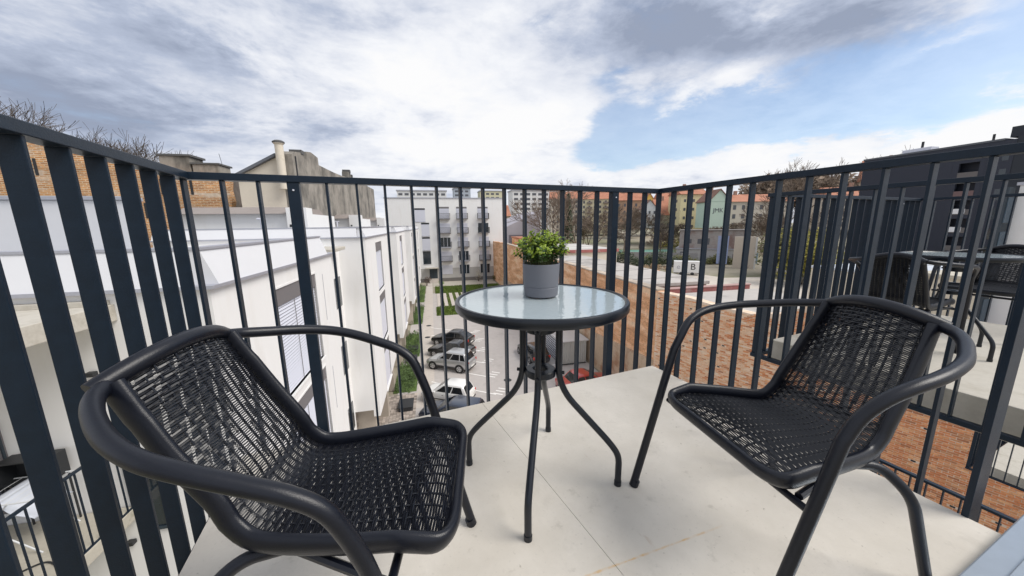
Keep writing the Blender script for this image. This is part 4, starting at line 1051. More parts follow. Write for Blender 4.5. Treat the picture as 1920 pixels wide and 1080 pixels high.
# near angled stretch: real bricks
AW = thing('ruined_brick_wall', 'near angled stretch of rough orange brick wall under the neighbouring balconies', 'wall', G(13.0, 17.7, GZ), -TH - R(90) + R(20))
LW = 17.5; HT = 8.0
MB().prism([(0, 0), (LW, 0), (LW, 8.3), (9, 8.2), (7.0, 8.4), (6.4, 7.9), (5.0, 7.6), (3.2, 7.7), (2.0, 7.85), (0, 7.9)], 'y', .014, .55).build('core', MORTAR, AW)
rnd = random.Random(17); bw, bh = .262, .0795
bme = []
for vkind in range(4):
    b = MB(); j = lambda: rnd.uniform(-.006, .006)
    x1 = .240; z1 = .059
    c = [(j(), j(), j()), (x1 + j(), j(), j()), (x1 + j(), .06, j()), (j(), .06, j()), (j(), j(), z1 + j()), (x1 + j(), j(), z1 + j()), (x1 + j(), .06, z1 + j()), (j(), .06, z1 + j())]
    b.v += c
    for f in ((0, 3, 2, 1), (4, 5, 6, 7), (0, 1, 5, 4), (1, 2, 6, 5), (2, 3, 7, 6), (3, 0, 4, 7)): b.f.append(f); b.sm.append(False)
    bme.append(b)
stuff = MB(); stuff2 = MB()
first = [None] * 4
def topz(x): return 7.9 - .1 * min(x, 3.2) if x < 5 else (7.6 if x < 6.4 else 8.15)
r0 = 0
cells = []; holes_ = []
for r_ in range(int(8.2 / bh)):
    zz = r_ * bh
    for i in range(int(LW / bw) + 1):
        xx = i * bw + (bw / 2 if r_ % 2 else 0)
        if zz > topz(xx) - .05 + rnd.uniform(-.06, .03): continue
        if rnd.random() < .011 and zz < 7.9:          # putlog holes and missing half bricks
            holes_.append((xx, zz)); continue
        if xx < 6.5 and rnd.random() < .07: continue     # rubble stretch with old mortar
        cells.append((xx, zz, rnd.uniform(-.004, .008)))
near = [c for c in cells if c[0] > 7.4 and 5.2 < c[1] < 7.4]
near.sort(key=lambda c: -c[0] * .0 + abs(c[0] - 10.2) + abs(c[1] - 6.4) * 1.1)
sel = set(near[:290])
for c in cells:
    if c[1] < 1.5 and c[0] > 3: continue
    k = rnd.randrange(4)
    if c in sel:
        if first[k] is None: first[k] = bme[k].build('brick', BRICKP, AW); first[k].location = (c[0], c[2], c[1])
        else: inst(first[k], AW, (c[0], c[2], c[1]))
    else:
        S_ = stuff2 if c[0] + rnd.uniform(-2.5, 2.5) < 6.8 and rnd.random() < .72 else stuff
        n = len(S_.v); S_.v += [(p[0] + c[0], p[1] + c[2], p[2] + c[1]) for p in bme[k].v]
        for f in bme[k].f: S_.f.append(tuple(n + i for i in f)); S_.sm.append(False)
stuff.build('brickwork', BRICKS, AW, kind='stuff')
hb_ = MB()
for (xx, zz) in holes_: hb_.box(xx + .05, xx + .17, .008, .0135, zz, zz + .062)
hb_.build('wall_holes', DARKM, AW, kind='stuff')
stuff2.build('pale_brickwork', mat('brick_pale', (.6, .4, .3), .92, var=.15, vs=4, isl=1, vcol=[(.70, .40, .23), (.80, .56, .37), (.66, .33, .17), (.82, .62, .45), (.74, .46, .27)], bump=.3, bs=60), AW, kind='stuff')

# corrugated shed, red strip roof, low sheds behind the wall
shd = court('corrugated_shed', 'pale corrugated metal shed with a flat roof against the brick wall', 'shed', 10.2, 26.2, GZ)
CORR = mat('corrugated_sheet', (.55, .55, .52), .5, metal=.3, var=.08, vs=2)
c_ = MB()
def corr(mb, x0, x1, y0, y1, z0, z1, n, amp=.03):
    L_ = math.hypot(x1 - x0, y1 - y0); d = Vector(((x1 - x0) / L_, (y1 - y0) / L_, 0)); nn = Vector((-d.y, d.x, 0)); prev = None
    for i in range(n * 4 + 1):
        p = Vector((x0, y0, 0)) + d * L_ * i / (n * 4) + nn * amp * (1 if (i // 2) % 2 else -1)
        if prev: mb.quad((prev.x, prev.y, z0), (p.x, p.y, z0), (p.x, p.y, z1), (prev.x, prev.y, z1))
        prev = p
corr(c_, 0, 2.3, 0, 0, 0, 2.05, 12); c_.build('front_sheet', CORR, shd)
c_ = MB(); corr(c_, 0, 0, 0, 4.2, 0, 2.05, 18); c_.build('side_sheet', mat('slatted_side', (.30, .31, .32), .6, metal=.2), shd)
for k in range(9): MB().box(-.06, -.035, .05, 4.15, .15 + .22 * k, .24 + .22 * k).build('slat', BLIND, shd)
MB().bbox(-.12, 2.5, -.12, 4.35, 2.06, 2.16, .01).build('roof', mat('shed_roof', (.62, .63, .63), .5, metal=.2, var=.06, vs=1), shd)
MB().box(0, 2.3, -.08, -.02, .06, .12).build('base_rail', DARKM, shd)

GR = mat('concrete_roof', (.46, .43, .40), .9, var=.12, vs=.35, stain=((.33, .31, .29), .3, .5, .62), bump=.2, bs=10)
def low(label, u0, v0, w, d, ztop, m, edge=None, cat='shed', name='low_building', wallm=CREAMW, ridge=0):
    t = court(name, label, cat, u0, v0, GZ)
    h = ztop - GZ
    MB().box(0, w, 0, d, 0, h - .25).build('wall', wallm, t)
    MB().bbox(-.15, w + .15, -.15, d + .15, h - .249, h, .02).build('roof', m, t)
    if edge: MB().box(-.2, w + .2, -.22, -.151, h - .42, h + .05).build('fascia', edge, t)
    for q in range(int(d / 5)): MB().box(.2, w - .2, 2 + q * 5, 2.06 + q * 5, h + .001, h + .03).build('roof_seam', mat('seam', (.30, .28, .26), .9), t)
    return t
low('long low outbuilding with a grey concrete roof directly behind the brick wall', 13.55, 22.0, 6.8, 23, -3.45, GR)
low('pale flat roofed outbuilding with a rusty edge farther along behind the brick wall', 14.2, 49, 14, 16, -3.0, mat('pale_roof', (.56, .54, .51), .85, var=.08, vs=.5), RUST)
low('low grey roofed shed with faded red front strip at the right behind the wall', 15.6, 14.5, 7.4, 5.6, -3.9, GR, None)
rs_ = court('red_parapet', 'faded red painted parapet strip along the low grey roof', 'parapet', 15.4, 20.5, GZ)
MB().box(0, 7.4, 0, .35, 0, 7.35).build('wall', RUST, rs_)
MB().bbox(-.05, 7.45, -.05, .4, 7.351, 7.42, .01).build('coping', mat('pinkish_cap', (.42, .27, .25), .8, var=.2, vs=2), rs_)
rb = court('rubble_wall', 'broken white rubble wall and posts between the concrete roof and the gravel yard', 'wall', 21.0, 28.0, GZ); rnd = random.Random(8)
for k in range(4):
    MB().bbox(k * .5, k * .5 + .5, rnd.uniform(-.2, .1), .5, 0, 7.0 + rnd.uniform(-1.0, .3), .05).build('block', mat('rubble_render', (.52, .48, .43), .95, obr=.2, var=.2, vs=2), rb)

# gravel yard with trailer, pillar, container-like items
LOT = mat('pale_yard', (.56, .505, .44), .95, var=.12, vs=.15, stain=((.33, .30, .26), .12, .5, .65))
sheet('gravel_yard', [(14, 20), (160, 10), (160, 92), (24, 92)], GZ + .006, LOT)
tr_ = court('box_trailer', 'white box trailer marked with dark figures parked in the gravel yard', 'trailer', 54.2, 68.7, GZ, R(-36))
TW = mat('trailer_white', (.74, .74, .73), .5, var=.04, vs=1)
MB().bbox(0, 5.6, 0, 2.2, .55, 3.15, .06).build('body', TW, tr_)
MB().box(5.605, 5.65, .2, 1.0, 1.6, 2.4).build('window', GLASSD, tr_); MB().box(5.605, 5.65, 1.2, 2.0, 1.1, 2.0).build('window', GLASSD, tr_)
MB().box(.1, 5.5, .1, 2.1, .42, .549).build('chassis', DARKM, tr_)
for q in (1.6, 3.9):
    w_ = MB().tube([(q, -.01, .36), (q, .22, .36)], .36, 16).build('wheel', DARKM, tr_)
def text(par, s, size, loc, rot, m, name='lettering', ext=.01):
    cu = bpy.data.curves.new(name, 'FONT'); cu.body = s; cu.size = size; cu.extrude = ext; cu.materials.append(m)
    tmp = bpy.data.objects.new(name, cu); COL.objects.link(tmp); me = bpy.data.meshes.new_from_object(tmp); bpy.data.objects.remove(tmp)
    o = bpy.data.objects.new(name, me); COL.objects.link(o); o.parent = par; o.location = loc; o.rotation_euler = rot; return o
text(tr_, 'B', 2.0, (3.4, -.02, 1.3), (R(90), 0, 0), DARKM)
text(tr_, 'e', 1.6, (.6, -.02, 1.4), (R(90), 0, 0), COPING)

pl = court('concrete_pillar', 'tall plain beige slab wall standing alone in the yard', 'pillar', 74.5, 72.6, GZ, R(-43))
MB().bbox(0, 4.4, 0, 1.2, 0, 8.2, .05).build('slab', mat('beige_slab', (.58, .51, .43), .9, var=.06, vs=.6, stain=((.40, .33, .27), .5, .6, .7)), pl)
MB().box(4.405, 4.8, .2, 1.0, 0, 8.0).build('side_face', TW, pl)
fn = court('blue_panel_fence', 'tall blue and white panelled screen left of the beige slab', 'fence', 72.0, 75.3, GZ, R(-43))
for k in range(4): MB().box(k * .62, k * .62 + .55, 0, .06, 1.2, 8.4).build('panel', mat('blue_panel', (.30, .36, .55), .7, var=.2, vs=2), fn)
bn = court('blue_barrel', 'blue grey upright barrel beside the tree right of the beige slab', 'barrel', 86.5, 77.6, GZ)
MB().lathe([(.001, 0), (.9, 0), (.9, 3.3), (.8, 3.4), (.001, 3.4)], 16).build('body', mat('blue_drum', (.12, .19, .24), .6), bn)
MB().lathe([(.92, 1.1), (.96, 1.15), (.92, 1.2)], 16).build('hoop', DARKM, bn)
dh = MB(); rnd = random.Random(21)
for i in range(60): 
    a = rnd.uniform(0, 6.28); q = rnd.uniform(0, 3.4); h = max(.2, 2.0 - q * .5)
    leafclump(dh, Vector((q * math.cos(a) * 1.6, q * math.sin(a), h * rnd.random())), .6, 30, .22, rnd, .6)
tag(dh.build('rubble_heap', mat('earth_heap', (.32, .22, .13), .95, isl=.4), loc=G(54.0, 76.0, GZ), kind='stuff'), 'brown earth heap', 'heap')
for i, (uu, vv, cc, lab) in enumerate(((50.5, 69.5, (.05, .16, .45), 'small bright blue crate left of the trailer'), (49.5, 66.5, (.05, .35, .35), 'small turquoise bag left of the trailer'), (52.0, 71.5, (.55, .22, .08), 'orange sack by the earth heap'))):
    tag(MB().bbox(-.5, .5, -.4, .4, 0, .8, .08).build('sack' if i else 'crate', mat('junk%d' % i, cc, .7), loc=G(uu, vv, GZ + .01)), lab, 'crate' if not i else 'sack')

# hedge rows and park behind
def hedge(label, u0, v0, u1, v1, w, h, m, n, seed, ls=.25, z=GZ, name='hedge'):
    rnd = random.Random(seed); b = MB()
    for _ in range(n):
        t_ = rnd.random(); c = Vector((u0 + (u1 - u0) * t_ + rnd.uniform(-w, w), v0 + (v1 - v0) * t_ + rnd.uniform(-w, w), rnd.uniform(.2, 1) * h * (.75 + .35 * math.sin(t_ * 17 + seed))))
        leafclump(b, c - Vector((u0, v0, 0)), .7, 12, ls, rnd, .8)
    return tag(b.build(name, m, loc=G(u0, v0, z), rotz=-TH, kind='stuff'), label, 'hedge')
hedge('dark green hedge behind the outbuilding roofs', 42, 91, 66, 80, 1.3, 4.0, LEAFD, 700, 1)
hedge('olive grassy hedge between the dark hedge and the ruined house', 60, 89, 84, 76, 1.3, 2.6, LEAFO, 500, 2)
sheet('park_lawn', [(36, 112), (150, 96), (190, 150), (50, 175)], GZ + 1.4, mat('park_grass', (.14, .20, .05), .9, var=.3, vs=.1))
sheet('park_path', [(38, 108), (120, 93), (122, 97), (40, 112)], GZ + .5, mat('red_brown_track', (.36, .25, .20), .9, var=.15, vs=.2))
sheet('tennis_court', [(54, 114), (86, 108), (90, 118), (57, 125)], GZ + 1.55, mat('green_court', (.14, .30, .24), .8))
tag(hedge('line of scruffy brown shrubs bordering the park', 44, 104, 112, 88, 2.5, 3.2, mat('brown_twigs', (.20, .15, .11), .9, isl=.5), 600, 5, .22), 'line of scruffy brown shrubs bordering the park', 'shrubs')
hedge('yellow green flowering shrubs on the park slope', 92, 128, 104, 124, 3, 7, mat('yellow_leaf', (.30, .27, .05), .8, isl=.4), 260, 6, .3, GZ + 1)

# ---------------------------------------------------------------- town beyond
TILE = mat('orange_roof_tile', (.42, .185, .115), .85, var=.25, vs=.25, stain=((.30, .12, .07), .15, .5, .7))
TILED = mat('brown_roof_tile', (.22, .12, .09), .85, var=.2, vs=.3)
WIN = mat('far_window', (.10, .105, .12), .3)
def house(label, u, v, w, d, h, rh, wallc, roof=None, rot=0.0, z=None, storeys=4, bays=6, gable=False, wsz=(1.1, 1.6), cat='house', name='town_house', win=True, side=True, balc=None):
    """house with pitched roof; front (towards us) is local -y"""
    z = gz(u, v) if z is None else z
    t = court(name, label, cat, u, v, z, rot)
    wm = mat('wall_%02x%02x%02x' % tuple(int(c * 255) for c in wallc), wallc, .9, var=.06, vs=.3)
    roof = roof or TILE
    if gable:
        MB().prism([(0, 0), (w, 0), (w, h), (w / 2, h + rh), (0, h)], 'y', 0, d).build('wall', wm, t)
        m_ = MB(); e_ = .4
        k = rh / (w / 2)
        m_.prism([(-e_, h - e_ * k + .02), (w / 2, h + rh + .02), (w / 2, h + rh + .35), (-e_, h - e_ * k + .35)], 'y', -.3, d + .3)
        m_.prism([(w / 2, h + rh + .02), (w + e_, h - e_ * k + .02), (w + e_, h - e_ * k + .35), (w / 2, h + rh + .35)], 'y', -.3, d + .3)
        m_.build('roof', roof, t)
    else:
        MB().box(0, w, 0, d, 0, h).build('wall', wm, t)
        MB().prism([(-.6, h + .01), (d / 2, h + rh), (d + .6, h + .01)], 'x', -.4, w + .4).build('roof', roof, t)
    if win:
        g0 = None
        for s_ in range(storeys):
            zz = 1.0 + s_ * (h - .6) / storeys
            for b in range(bays):
                xx = (b + .5) * w / bays
                if g0 is None:
                    g0 = MB().box(-wsz[0] / 2, wsz[0] / 2, -.06, -.005, 0, wsz[1]).build('window', WIN, t); g0.location = (xx, 0, zz)
                else: inst(g0, t, (xx, 0, zz))
        if side:
            s0 = None
            for s_ in range(storeys):
                zz = 1.0 + s_ * (h - .6) / storeys
                for yy in (d * .3, d * .7):
                    if s0 is None: s0 = MB().box(-.06, -.005, -wsz[0] / 2, wsz[0] / 2, 0, wsz[1]).build('window', WIN, t); s0.location = (0, yy, zz)
                    else: inst(s0, t, (0, yy, zz))
    c_ = MB().bbox(w * .3, w * .3 + 1.0, d * .45, d * .45 + 1, h + rh * .5, h + rh + 1.3, .03).build('chimney', mat('far_chimney', (.34, .22, .17), .9), t)
    if balc:
        b0 = None
        for s_ in range(storeys):
            for b in balc:
                zz = .8 + s_ * (h - .6) / storeys; xx = (b + .5) * w / bays
                if b0 is None: b0 = MB().box(-1.6, 1.6, -1.3, -.07, 0, 1.1).build('balcony', mat('far_balcony', (.22, .19, .17), .8), t); b0.location = (xx, 0, zz)
                else: inst(b0, t, (xx, 0, zz))
    return t
# long apartment range
house('cream apartment range with orange roof, left part of the far row', 74.0, 210.1, 17.2, 12, 21.9, 4.9, (.62, .56, .47), storeys=7, bays=6, rot=R(-13), balc=(2, 4), z=-5.7)
house('cream and yellow apartment range with dark balconies in the far row', 91.6, 204.0, 20, 12, 21.4, 4.8, (.62, .57, .40), storeys=7, bays=6, rot=R(-15), balc=(1, 4), z=-5.7)
house('brownish house with orange roof behind the bare trees', 97.9, 172.8, 15, 12, 15.2, 4.5, (.42, .27, .18), storeys=4, bays=5, rot=R(-16), z=-2.4)
house('orange gabled house with ochre wall behind the slate roofed house', 118.2, 178.6, 6.5, 12, 15.5, 4.5, (.66, .44, .12), storeys=4, bays=2, rot=R(-13), gable=True, z=-2.8)
house('small white house with dark gable roof', 90.2, 137.0, 6.2, 9, 8.4, 3.6, (.70, .70, .70), roof=TILED, storeys=3, bays=3, gable=True, rot=R(-20), z=-1.5, wsz=(.8, 1.2))
house('low house with broad orange tile roof in front of the yellow house', 96.9, 134.6, 11.5, 14, 6.0, 7.2, (.42, .40, .30), storeys=1, bays=4, rot=R(-13), z=-2)
house('large orange roof behind the yellow house', 131.1, 180.7, 24, 14, 12.5, 5.8, (.52, .38, .28), storeys=3, bays=6, rot=R(-13), z=0)
house('tall yellow house with brown eaves and small windows', 99.8, 125.2, 10.9, 10, 14.4, 3.2, (.70, .62, .38), storeys=4, bays=3, rot=R(-10), roof=TILE, z=-2.3, wsz=(.9, 1.1))
gh = house('pale green gabled house with dark lettering', 95.2, 104.9, 7.0, 9, 9.4, 3.7, (.52, .64, .54), gable=True, storeys=1, bays=1, rot=R(-15), win=False, roof=TILED, z=-1.2)
text(gh, 'JMK', 2.1, (1.5, -.03, 5.4), (R(90), 0, 0), WIN, ext=.02)
MB().box(.1, 6.9, -.05, -.004, 9.1, 9.2).build('string_course', mat('green_trim', (.36, .47, .40), .9), gh)
house('long cream house with a low orange roof right of the green gable', 103.5, 108.2, 26, 12, 10.2, 3.0, (.58, .53, .45), storeys=3, bays=8, rot=R(-13), z=-2.2)
house('second cream house with a low orange roof farther right', 131.0, 92.0, 26, 12, 11.0, 3.4, (.52, .47, .40), storeys=3, bays=8, rot=R(-30), z=-2.2)
# derelict grey building in the yard
dg = court('derelict_building', 'derelict grey two storey building with broken windows behind the trailer', 'building', 70.0, 88.0, GZ, R(-42))
MB().box(0, 17, 0, 9, 0, 4.3).build('lower_wall', mat('pale_plaster', (.48, .47, .46), .95, var=.15, vs=.5, stain=((.28, .33, .20), .4, .6, .7)), dg)
MB().box(.5, 16.5, .5, 9, 4.55, 9.5).build('upper_wall', mat('stained_plaster', (.36, .33, .31), .95, var=.25, vs=.5, stain=((.26, .18, .16), .25, .45, .6)), dg)
MB().box(-.3, 17.3, -.3, 9.2, 4.301, 4.549).build('ledge', COPING, dg)
MB().box(.2, 16.8, .2, 9.2, 9.501, 9.75).build('roof', mat('old_roof', (.22, .2, .19), .9), dg)
for (a, b, c_, d_2) in ((1.0, 3.2, 1.4, 3.5), (5.2, 6.6, 5.8, 7.2), (7.2, 8.2, 5.6, 7.4), (2.5, 3.7, 5.9, 7.1), (9.6, 11.5, .3, 2.6), (12.2, 13.2, .2, 2.6), (14.0, 16.0, .4, 3.2)):
    MB().box(a, b, (-.05 if c_ < 4.3 else .45), (-.004 if c_ < 4.3 else .496), c_, d_2).build('window', WIN, dg)
gw = court('grey_concrete_fence', 'long grey concrete panel fence behind the earth heap', 'fence', 58, 96, GZ, R(-36))
for k in range(8): MB().bbox(k * 2.6, k * 2.6 + 2.5, 0, .2, 0, 3.2, .03).build('panel', mat('fence_panel', (.38, .36, .35), .9, obr=.15, var=.15, vs=.6), gw)

# roofs and blocks over the far apartment house
def slabblock(label, u, v, w, d, h, wallc, floors, z=GZ, rot=0, flat=True):
    t = court('distant_block', label, 'building', u, v, z, rot)
    MB().box(0, w, 0, d, 0, h).build('wall', mat('fb_%02x%02x%02x' % tuple(int(c * 255) for c in wallc), wallc, .9, var=.05, vs=.1), t)
    MB().box(-.5, w + .5, -.5, d + .5, h + .001, h + .7).build('roof', COPING, t)
    b0 = None
    for k in range(floors):
        for q in range(int(w / 4.2)):
            if b0 is None: b0 = MB().box(0, 2.7, -.1, -.01, 0, 1.5).build('window', WIN, t); b0.location = (1 + q * 4.2, 0, h - 3.0 - k * 3.2)
            else: inst(b0, t, (1 + q * 4.2, 0, h - 3.0 - k * 3.2))
    return t
slabblock('white office block with dark window bands above the far roof at the left', -22, 260, 34, 15, 36.0, (.66, .67, .68), 4)
slabblock('grey glass tower above the far roof, middle', 20, 300, 14, 15, 42, (.38, .42, .47), 5)
slabblock('pale yellow block above the far roof beside the grey tower', 42, 300, 20, 15, 40, (.60, .57, .40), 4)
slabblock('white slab block with three window bands right of the far house', 54, 230, 34, 14, 34.0, (.70, .70, .70), 4)
house('low orange roofs directly behind the far apartment house', 8, 150, 26, 12, 15.5, 5, (.5, .4, .3), storeys=3, bays=6, z=GZ)
gb = court('grey_hall', 'violet grey metal hall with a steep roof line beside the far apartment house', 'hall', 19.2, 90, GZ)
MB().prism([(0, 0), (7, 0), (9.5, 0), (9.5, 15.5), (0, 11.3)], 'y', 0, 25).build('wall', mat('violet_sheet', (.40, .38, .42), .7, var=.06, vs=.5), gb)
MB().box(.8, 5.2, -.06, -.003, 3.2, 9.2).build('dark_panel', mat('violet_dark', (.17, .15, .17), .7), gb)
MB().box(-.1, 9.6, -.2, -.004, 0, .5).build('plinth', COPING, gb)
# small brick outbuilding over the wall end, beside the plant
bo = court('brick_outbuilding', 'small orange brick outbuilding standing behind the far end of the brick wall', 'shed', 17.8, 70, GZ)
MB().box(0, 6, 0, 7, 0, 9.0).build('wall', WALLB, bo); MB().bbox(-.2, 6.2, -.2, 7.2, 9.001, 9.25, .02).build('roof', TILE, bo)
MB().box(.8, 1.6, -.05, -.004, 6.4, 7.6).build('window', WIN, bo)

# trees of the town
bare_tree('tall bare tree behind the plant, left of it', 30, 78, GZ, 21, .8, BARKL, 41, 6, minr=.035)
bare_tree('bare tree with pale twigs behind the potted plant', 38, 84, GZ, 21, .8, BARKL, 42, 6, minr=.035)
bare_tree('broad bare tree in front of the cream apartments', 48, 96, GZ, 20, .9, BARKL, 43, 6, minr=.04)
bare_tree('bare tree right of the broad one before the cream apartments', 66, 110, GZ, 17, .9, BARKL, 44, 6, minr=.045)
bare_tree('dark leaning bare tree by the hedge with forked stem', 69, 94, GZ, 12.5, .75, BARK, 45, 5, minr=.04)
bare_tree('bare brown tree between the thick post and the white house', 84, 128, GZ + 1, 17, .9, BARKL, 46, 6, minr=.05)
bare_tree('large bare tree rising above the right rail', 91, 70, GZ, 25, .85, BARKL, 47, 6, minr=.035)
bare_tree('second large bare tree behind the right rail', 104, 66, GZ, 25, .85, BARKL, 48, 6, minr=.035)
bare_tree('bare tree in front of the long cream house', 96, 82, GZ, 17, 1.0, BARKL, 49, 6, minr=.035)
bare_tree('tangled bare tree right of the beige slab', 84, 62, GZ, 17, 1.1, BARKL, 50, 6, minr=.035)
more = [(56, 118, 13, 'slender bare tree left of the thick post on the park edge'), (74, 122, 14, 'bare tree between the thick post and the ochre gable'), (60, 132, 15, 'bare tree before the middle of the cream apartments'), (94, 116, 11, 'bare tree below the white gabled house'),
        (88, 104, 10, 'bare tree in front of the orange tile roof'), (96, 99, 10, 'bare tree below the yellow house'), (104, 100, 11, 'bare tree covering the left end of the long cream house'), (112, 98, 13, 'bare tree covering the middle of the long cream house'), (74, 102, 9, 'small bare tree beside the concrete panel fence')]
for i, (a_, b_, h_, l_) in enumerate(more): bare_tree(l_, a_, b_, gz(a_, b_), h_, 1.0, BARKL, 70 + i, 5, minr=.05, nb=4)
bare_tree('low tangled tree beside the derelict building', 80, 84, GZ, 11, 1.1, BARKL, 51, 6, minr=.035)
def conifer(label, u, v, h, r, seed, m):
    rnd = random.Random(seed); t = court('conifer', label, 'tree', u, v, GZ)
    MB().tube([(0, 0, 0), (0, 0, h)], [.3, .04], 8).build('trunk', BARK, t); b = MB()
    for _ in range(1100):
        f = rnd.random() ** .8; z = h * (.12 + .88 * f); q = r * (1 - f) ** .8 * rnd.uniform(.3, 1); a = rnd.uniform(0, 6.28)
        leafclump(b, Vector((q * math.cos(a), q * math.sin(a), z - q * .3)), .45, 4, .22, rnd, .5)
    b.build('crown', m, t, kind='stuff'); return t
conifer('slim dark conifer just above the potted plant', 35, 86, 19.5, 2.6, 3, LEAFD)
bush('ivy green bush between the white house and the brick outbuilding', 17.0, 78, 2.2, 7.5, LEAFO, 900, 31, .22)
bush('small upright dark shrub on the pale outbuilding yard', 45, 82, 1.2, 5.5, LEAFD, 350, 33, .2)
bush('large round brown treetop on the park slope', 98, 138, 9, 15, mat('brown_twigs', (.20, .15, .11), .9, isl=.5), 1600, 34, .5, z=GZ + 2, cat='tree', name='round_tree', nc=14)
bush('second brown treetop left of the slope, under the orange roofs', 84, 150, 8, 14, mat('brown_twigs', (.20, .15, .11), .9, isl=.5), 1300, 35, .5, z=GZ + 2, cat='tree', name='round_tree', nc=12)
bush('yellow green weeping bush behind the neighbouring railing', 68.0, 50.5, 5, 10, mat('yellow_leaf', (.30, .27, .05), .8, isl=.4), 5000, 36, .35, nc=22)
bush('olive green trees behind the neighbouring railing, left of the weeping bush', 74, 60, 5, 10, LEAFO, 5000, 37, .35, nc=22, cat='tree', name='round_tree')

# brown wooded hill and roofs far right
hill = MB(); rnd = random.Random(4)
for _ in range(2600):
    f = rnd.random(); a = R(56 + 18 * f); dd = rnd.uniform(230, 300); h = 14 + 6 * math.sin(f * 5) + rnd.uniform(-9, 6)
    leafclump(hill, Vector((math.sin(a) * dd, math.cos(a) * dd, h + 10)), 4, 6, 1.6, rnd, .8)
hill.build('wooded_hill', mat('brown_twigs', (.20, .15, .11), .9, isl=.5), loc=G(0, 0, GZ), kind='stuff')
house('orange tiled house on the hillside left of the dark tower', 185, 118, 26, 14, 20, 9, (.5, .4, .3), rot=R(-52), z=-2, storeys=4, bays=6)

# ---------------------------------------------------------------- dark tower
TWM = mat('slate_blue_cladding', (.026, .031, .048), .55, var=.06, vs=.08, spec=.4)
TWD = mat('darker_cladding', (.015, .020, .030), .6, var=.08, vs=.1)
tw = court('dark_tower', 'dark blue grey high rise with a column of recessed loggias at the right', 'building', 87.97, 41.5, GZ)
MB().box(0, 16, 1.8, 14.8, 0, 23.9).build('wall', TWM, tw)
lg = [(-1.3, 1.0, 19.6 - 3.05 * k + .0, 21.1 - 3.05 * k) for k in range(6)]
m_ = MB(); wall_with_holes(m_, 0, -1.9, 1.79, 0, 23.9, [(a, b, c, d) for a, b, c, d in lg], .4)
M_ = m_; wv_ = M_.v[:]; M_.v = [(-x, y, z) for x, y, z in M_.v]; M_.f = [tuple(reversed(f)) for f in M_.f]; M_.build('loggia_wall', TWM, tw)
MB().box(1.6, 16, -1.9, 1.79, 0, 23.9).build('wall', TWM, tw)
for k, (a, b, c, d) in enumerate(lg):
    MB().box(.25, 1.55, a, b, c - .25, c - .12).build('loggia_floor', TWD, tw)
    MB().box(-.04, -.003, a + .0, b, c - .9, c - .02).build('parapet_panel', mat('loggia_panel', (.13, .12, .12), .7) if k != 1 else mat('panel_red', (.16, .10, .10), .7), tw)
    if k in (2, 3): MB().box(-.10, -.045, a + .5, b - .4, c - .75, c + .1).build('hanging_laundry', mat('washing', (.75, .76, .78), .9), tw)
MB().box(.01, 16, -4.6, -1.91, 0, 23.9).build('wall', TWM, tw)
MB().box(.06, 16, -10, -4.61, 0, 24.3).build('wall', TWD, tw)
MB().box(1, 16, -10, -3.4, 24.31, 25.9).build('roof_storey', TWD, tw)
MB().box(-.1, 16.1, -3.39, 14.9, 23.91, 24.2).build('coping', mat('tower_coping', (.10, .11, .13), .6), tw)
MB().bbox(1.0, 3, 5.5, 9.5, 24.21, 24.9, .03).build('roof_plant', BLIND, tw)
MB().tube([(1.5, 7, 24.9), (1.5, 7, 26)], .18, 8).build('vent_pipe', DARKM, tw); MB().tube([(1.5, -1.5, 24.2), (1.5, -1.5, 25.3)], .15, 8).build('vent_pipe', DARKM, tw)
for k in range(7):
    for q in (-4.2, -2.9): MB().box(-.02, .006, q, q + .7, 2.5 + 3.05 * k, 4.3 + 3.05 * k).build('window', GLASSD, tw)
    MB().box(.0, .05, -9.6, -8.2, 2.5 + 3.05 * k, 4.5 + 3.05 * k).build('window', GLASSD, tw)
# white side wall at the right edge with low yard walls
ww = court('white_side_building', 'bright white windowless facade at the right edge behind the neighbouring chairs', 'building', 19.55, 7.9, GZ)
MB().box(0, 12, -14, 0, 0, 13.05).build('wall', WHITE, ww)
MB().box(-.05, 12, -14, .06, 13.051, 13.15).build('coping', COPING, ww)
m0 = MB().box(-.03, -.002, -1.1, -.2, 0, 1.6).build('window', GLASSD, ww); m0.location = (0, -.6, 9.8)
for k in range(1, 3): inst(m0, ww, (0, -.6, 9.8 - 3 * k))
gl = court('glazed_edge', 'dark glazed strip of windows down the edge of the white facade', 'building', 19.2, 7.97, GZ)
MB().box(0, .33, 0, .08, 0, 13.0).build('wall', FRAMED, gl)
p0 = MB().box(.03, .30, -.03, -.003, 0, .9).build('pane', mat('blue_glass', (.07, .11, .15), .15), gl); p0.location = (0, 0, 1)
for k in range(1, 10): inst(p0, gl, (0, 0, 1 + 1.2 * k))
low('pale blue white flat roof seen between the bars of the neighbouring railing', 43, 20, 14, 11, -4.2, mat('pale_blue_roof', (.56, .60, .66), .6, var=.05, vs=.3), None)
low('beige yard building behind the neighbouring table', 36, 12.5, 12, 6, -3.0, mat('beige_roof', (.50, .46, .38), .8, var=.1, vs=.3), None)

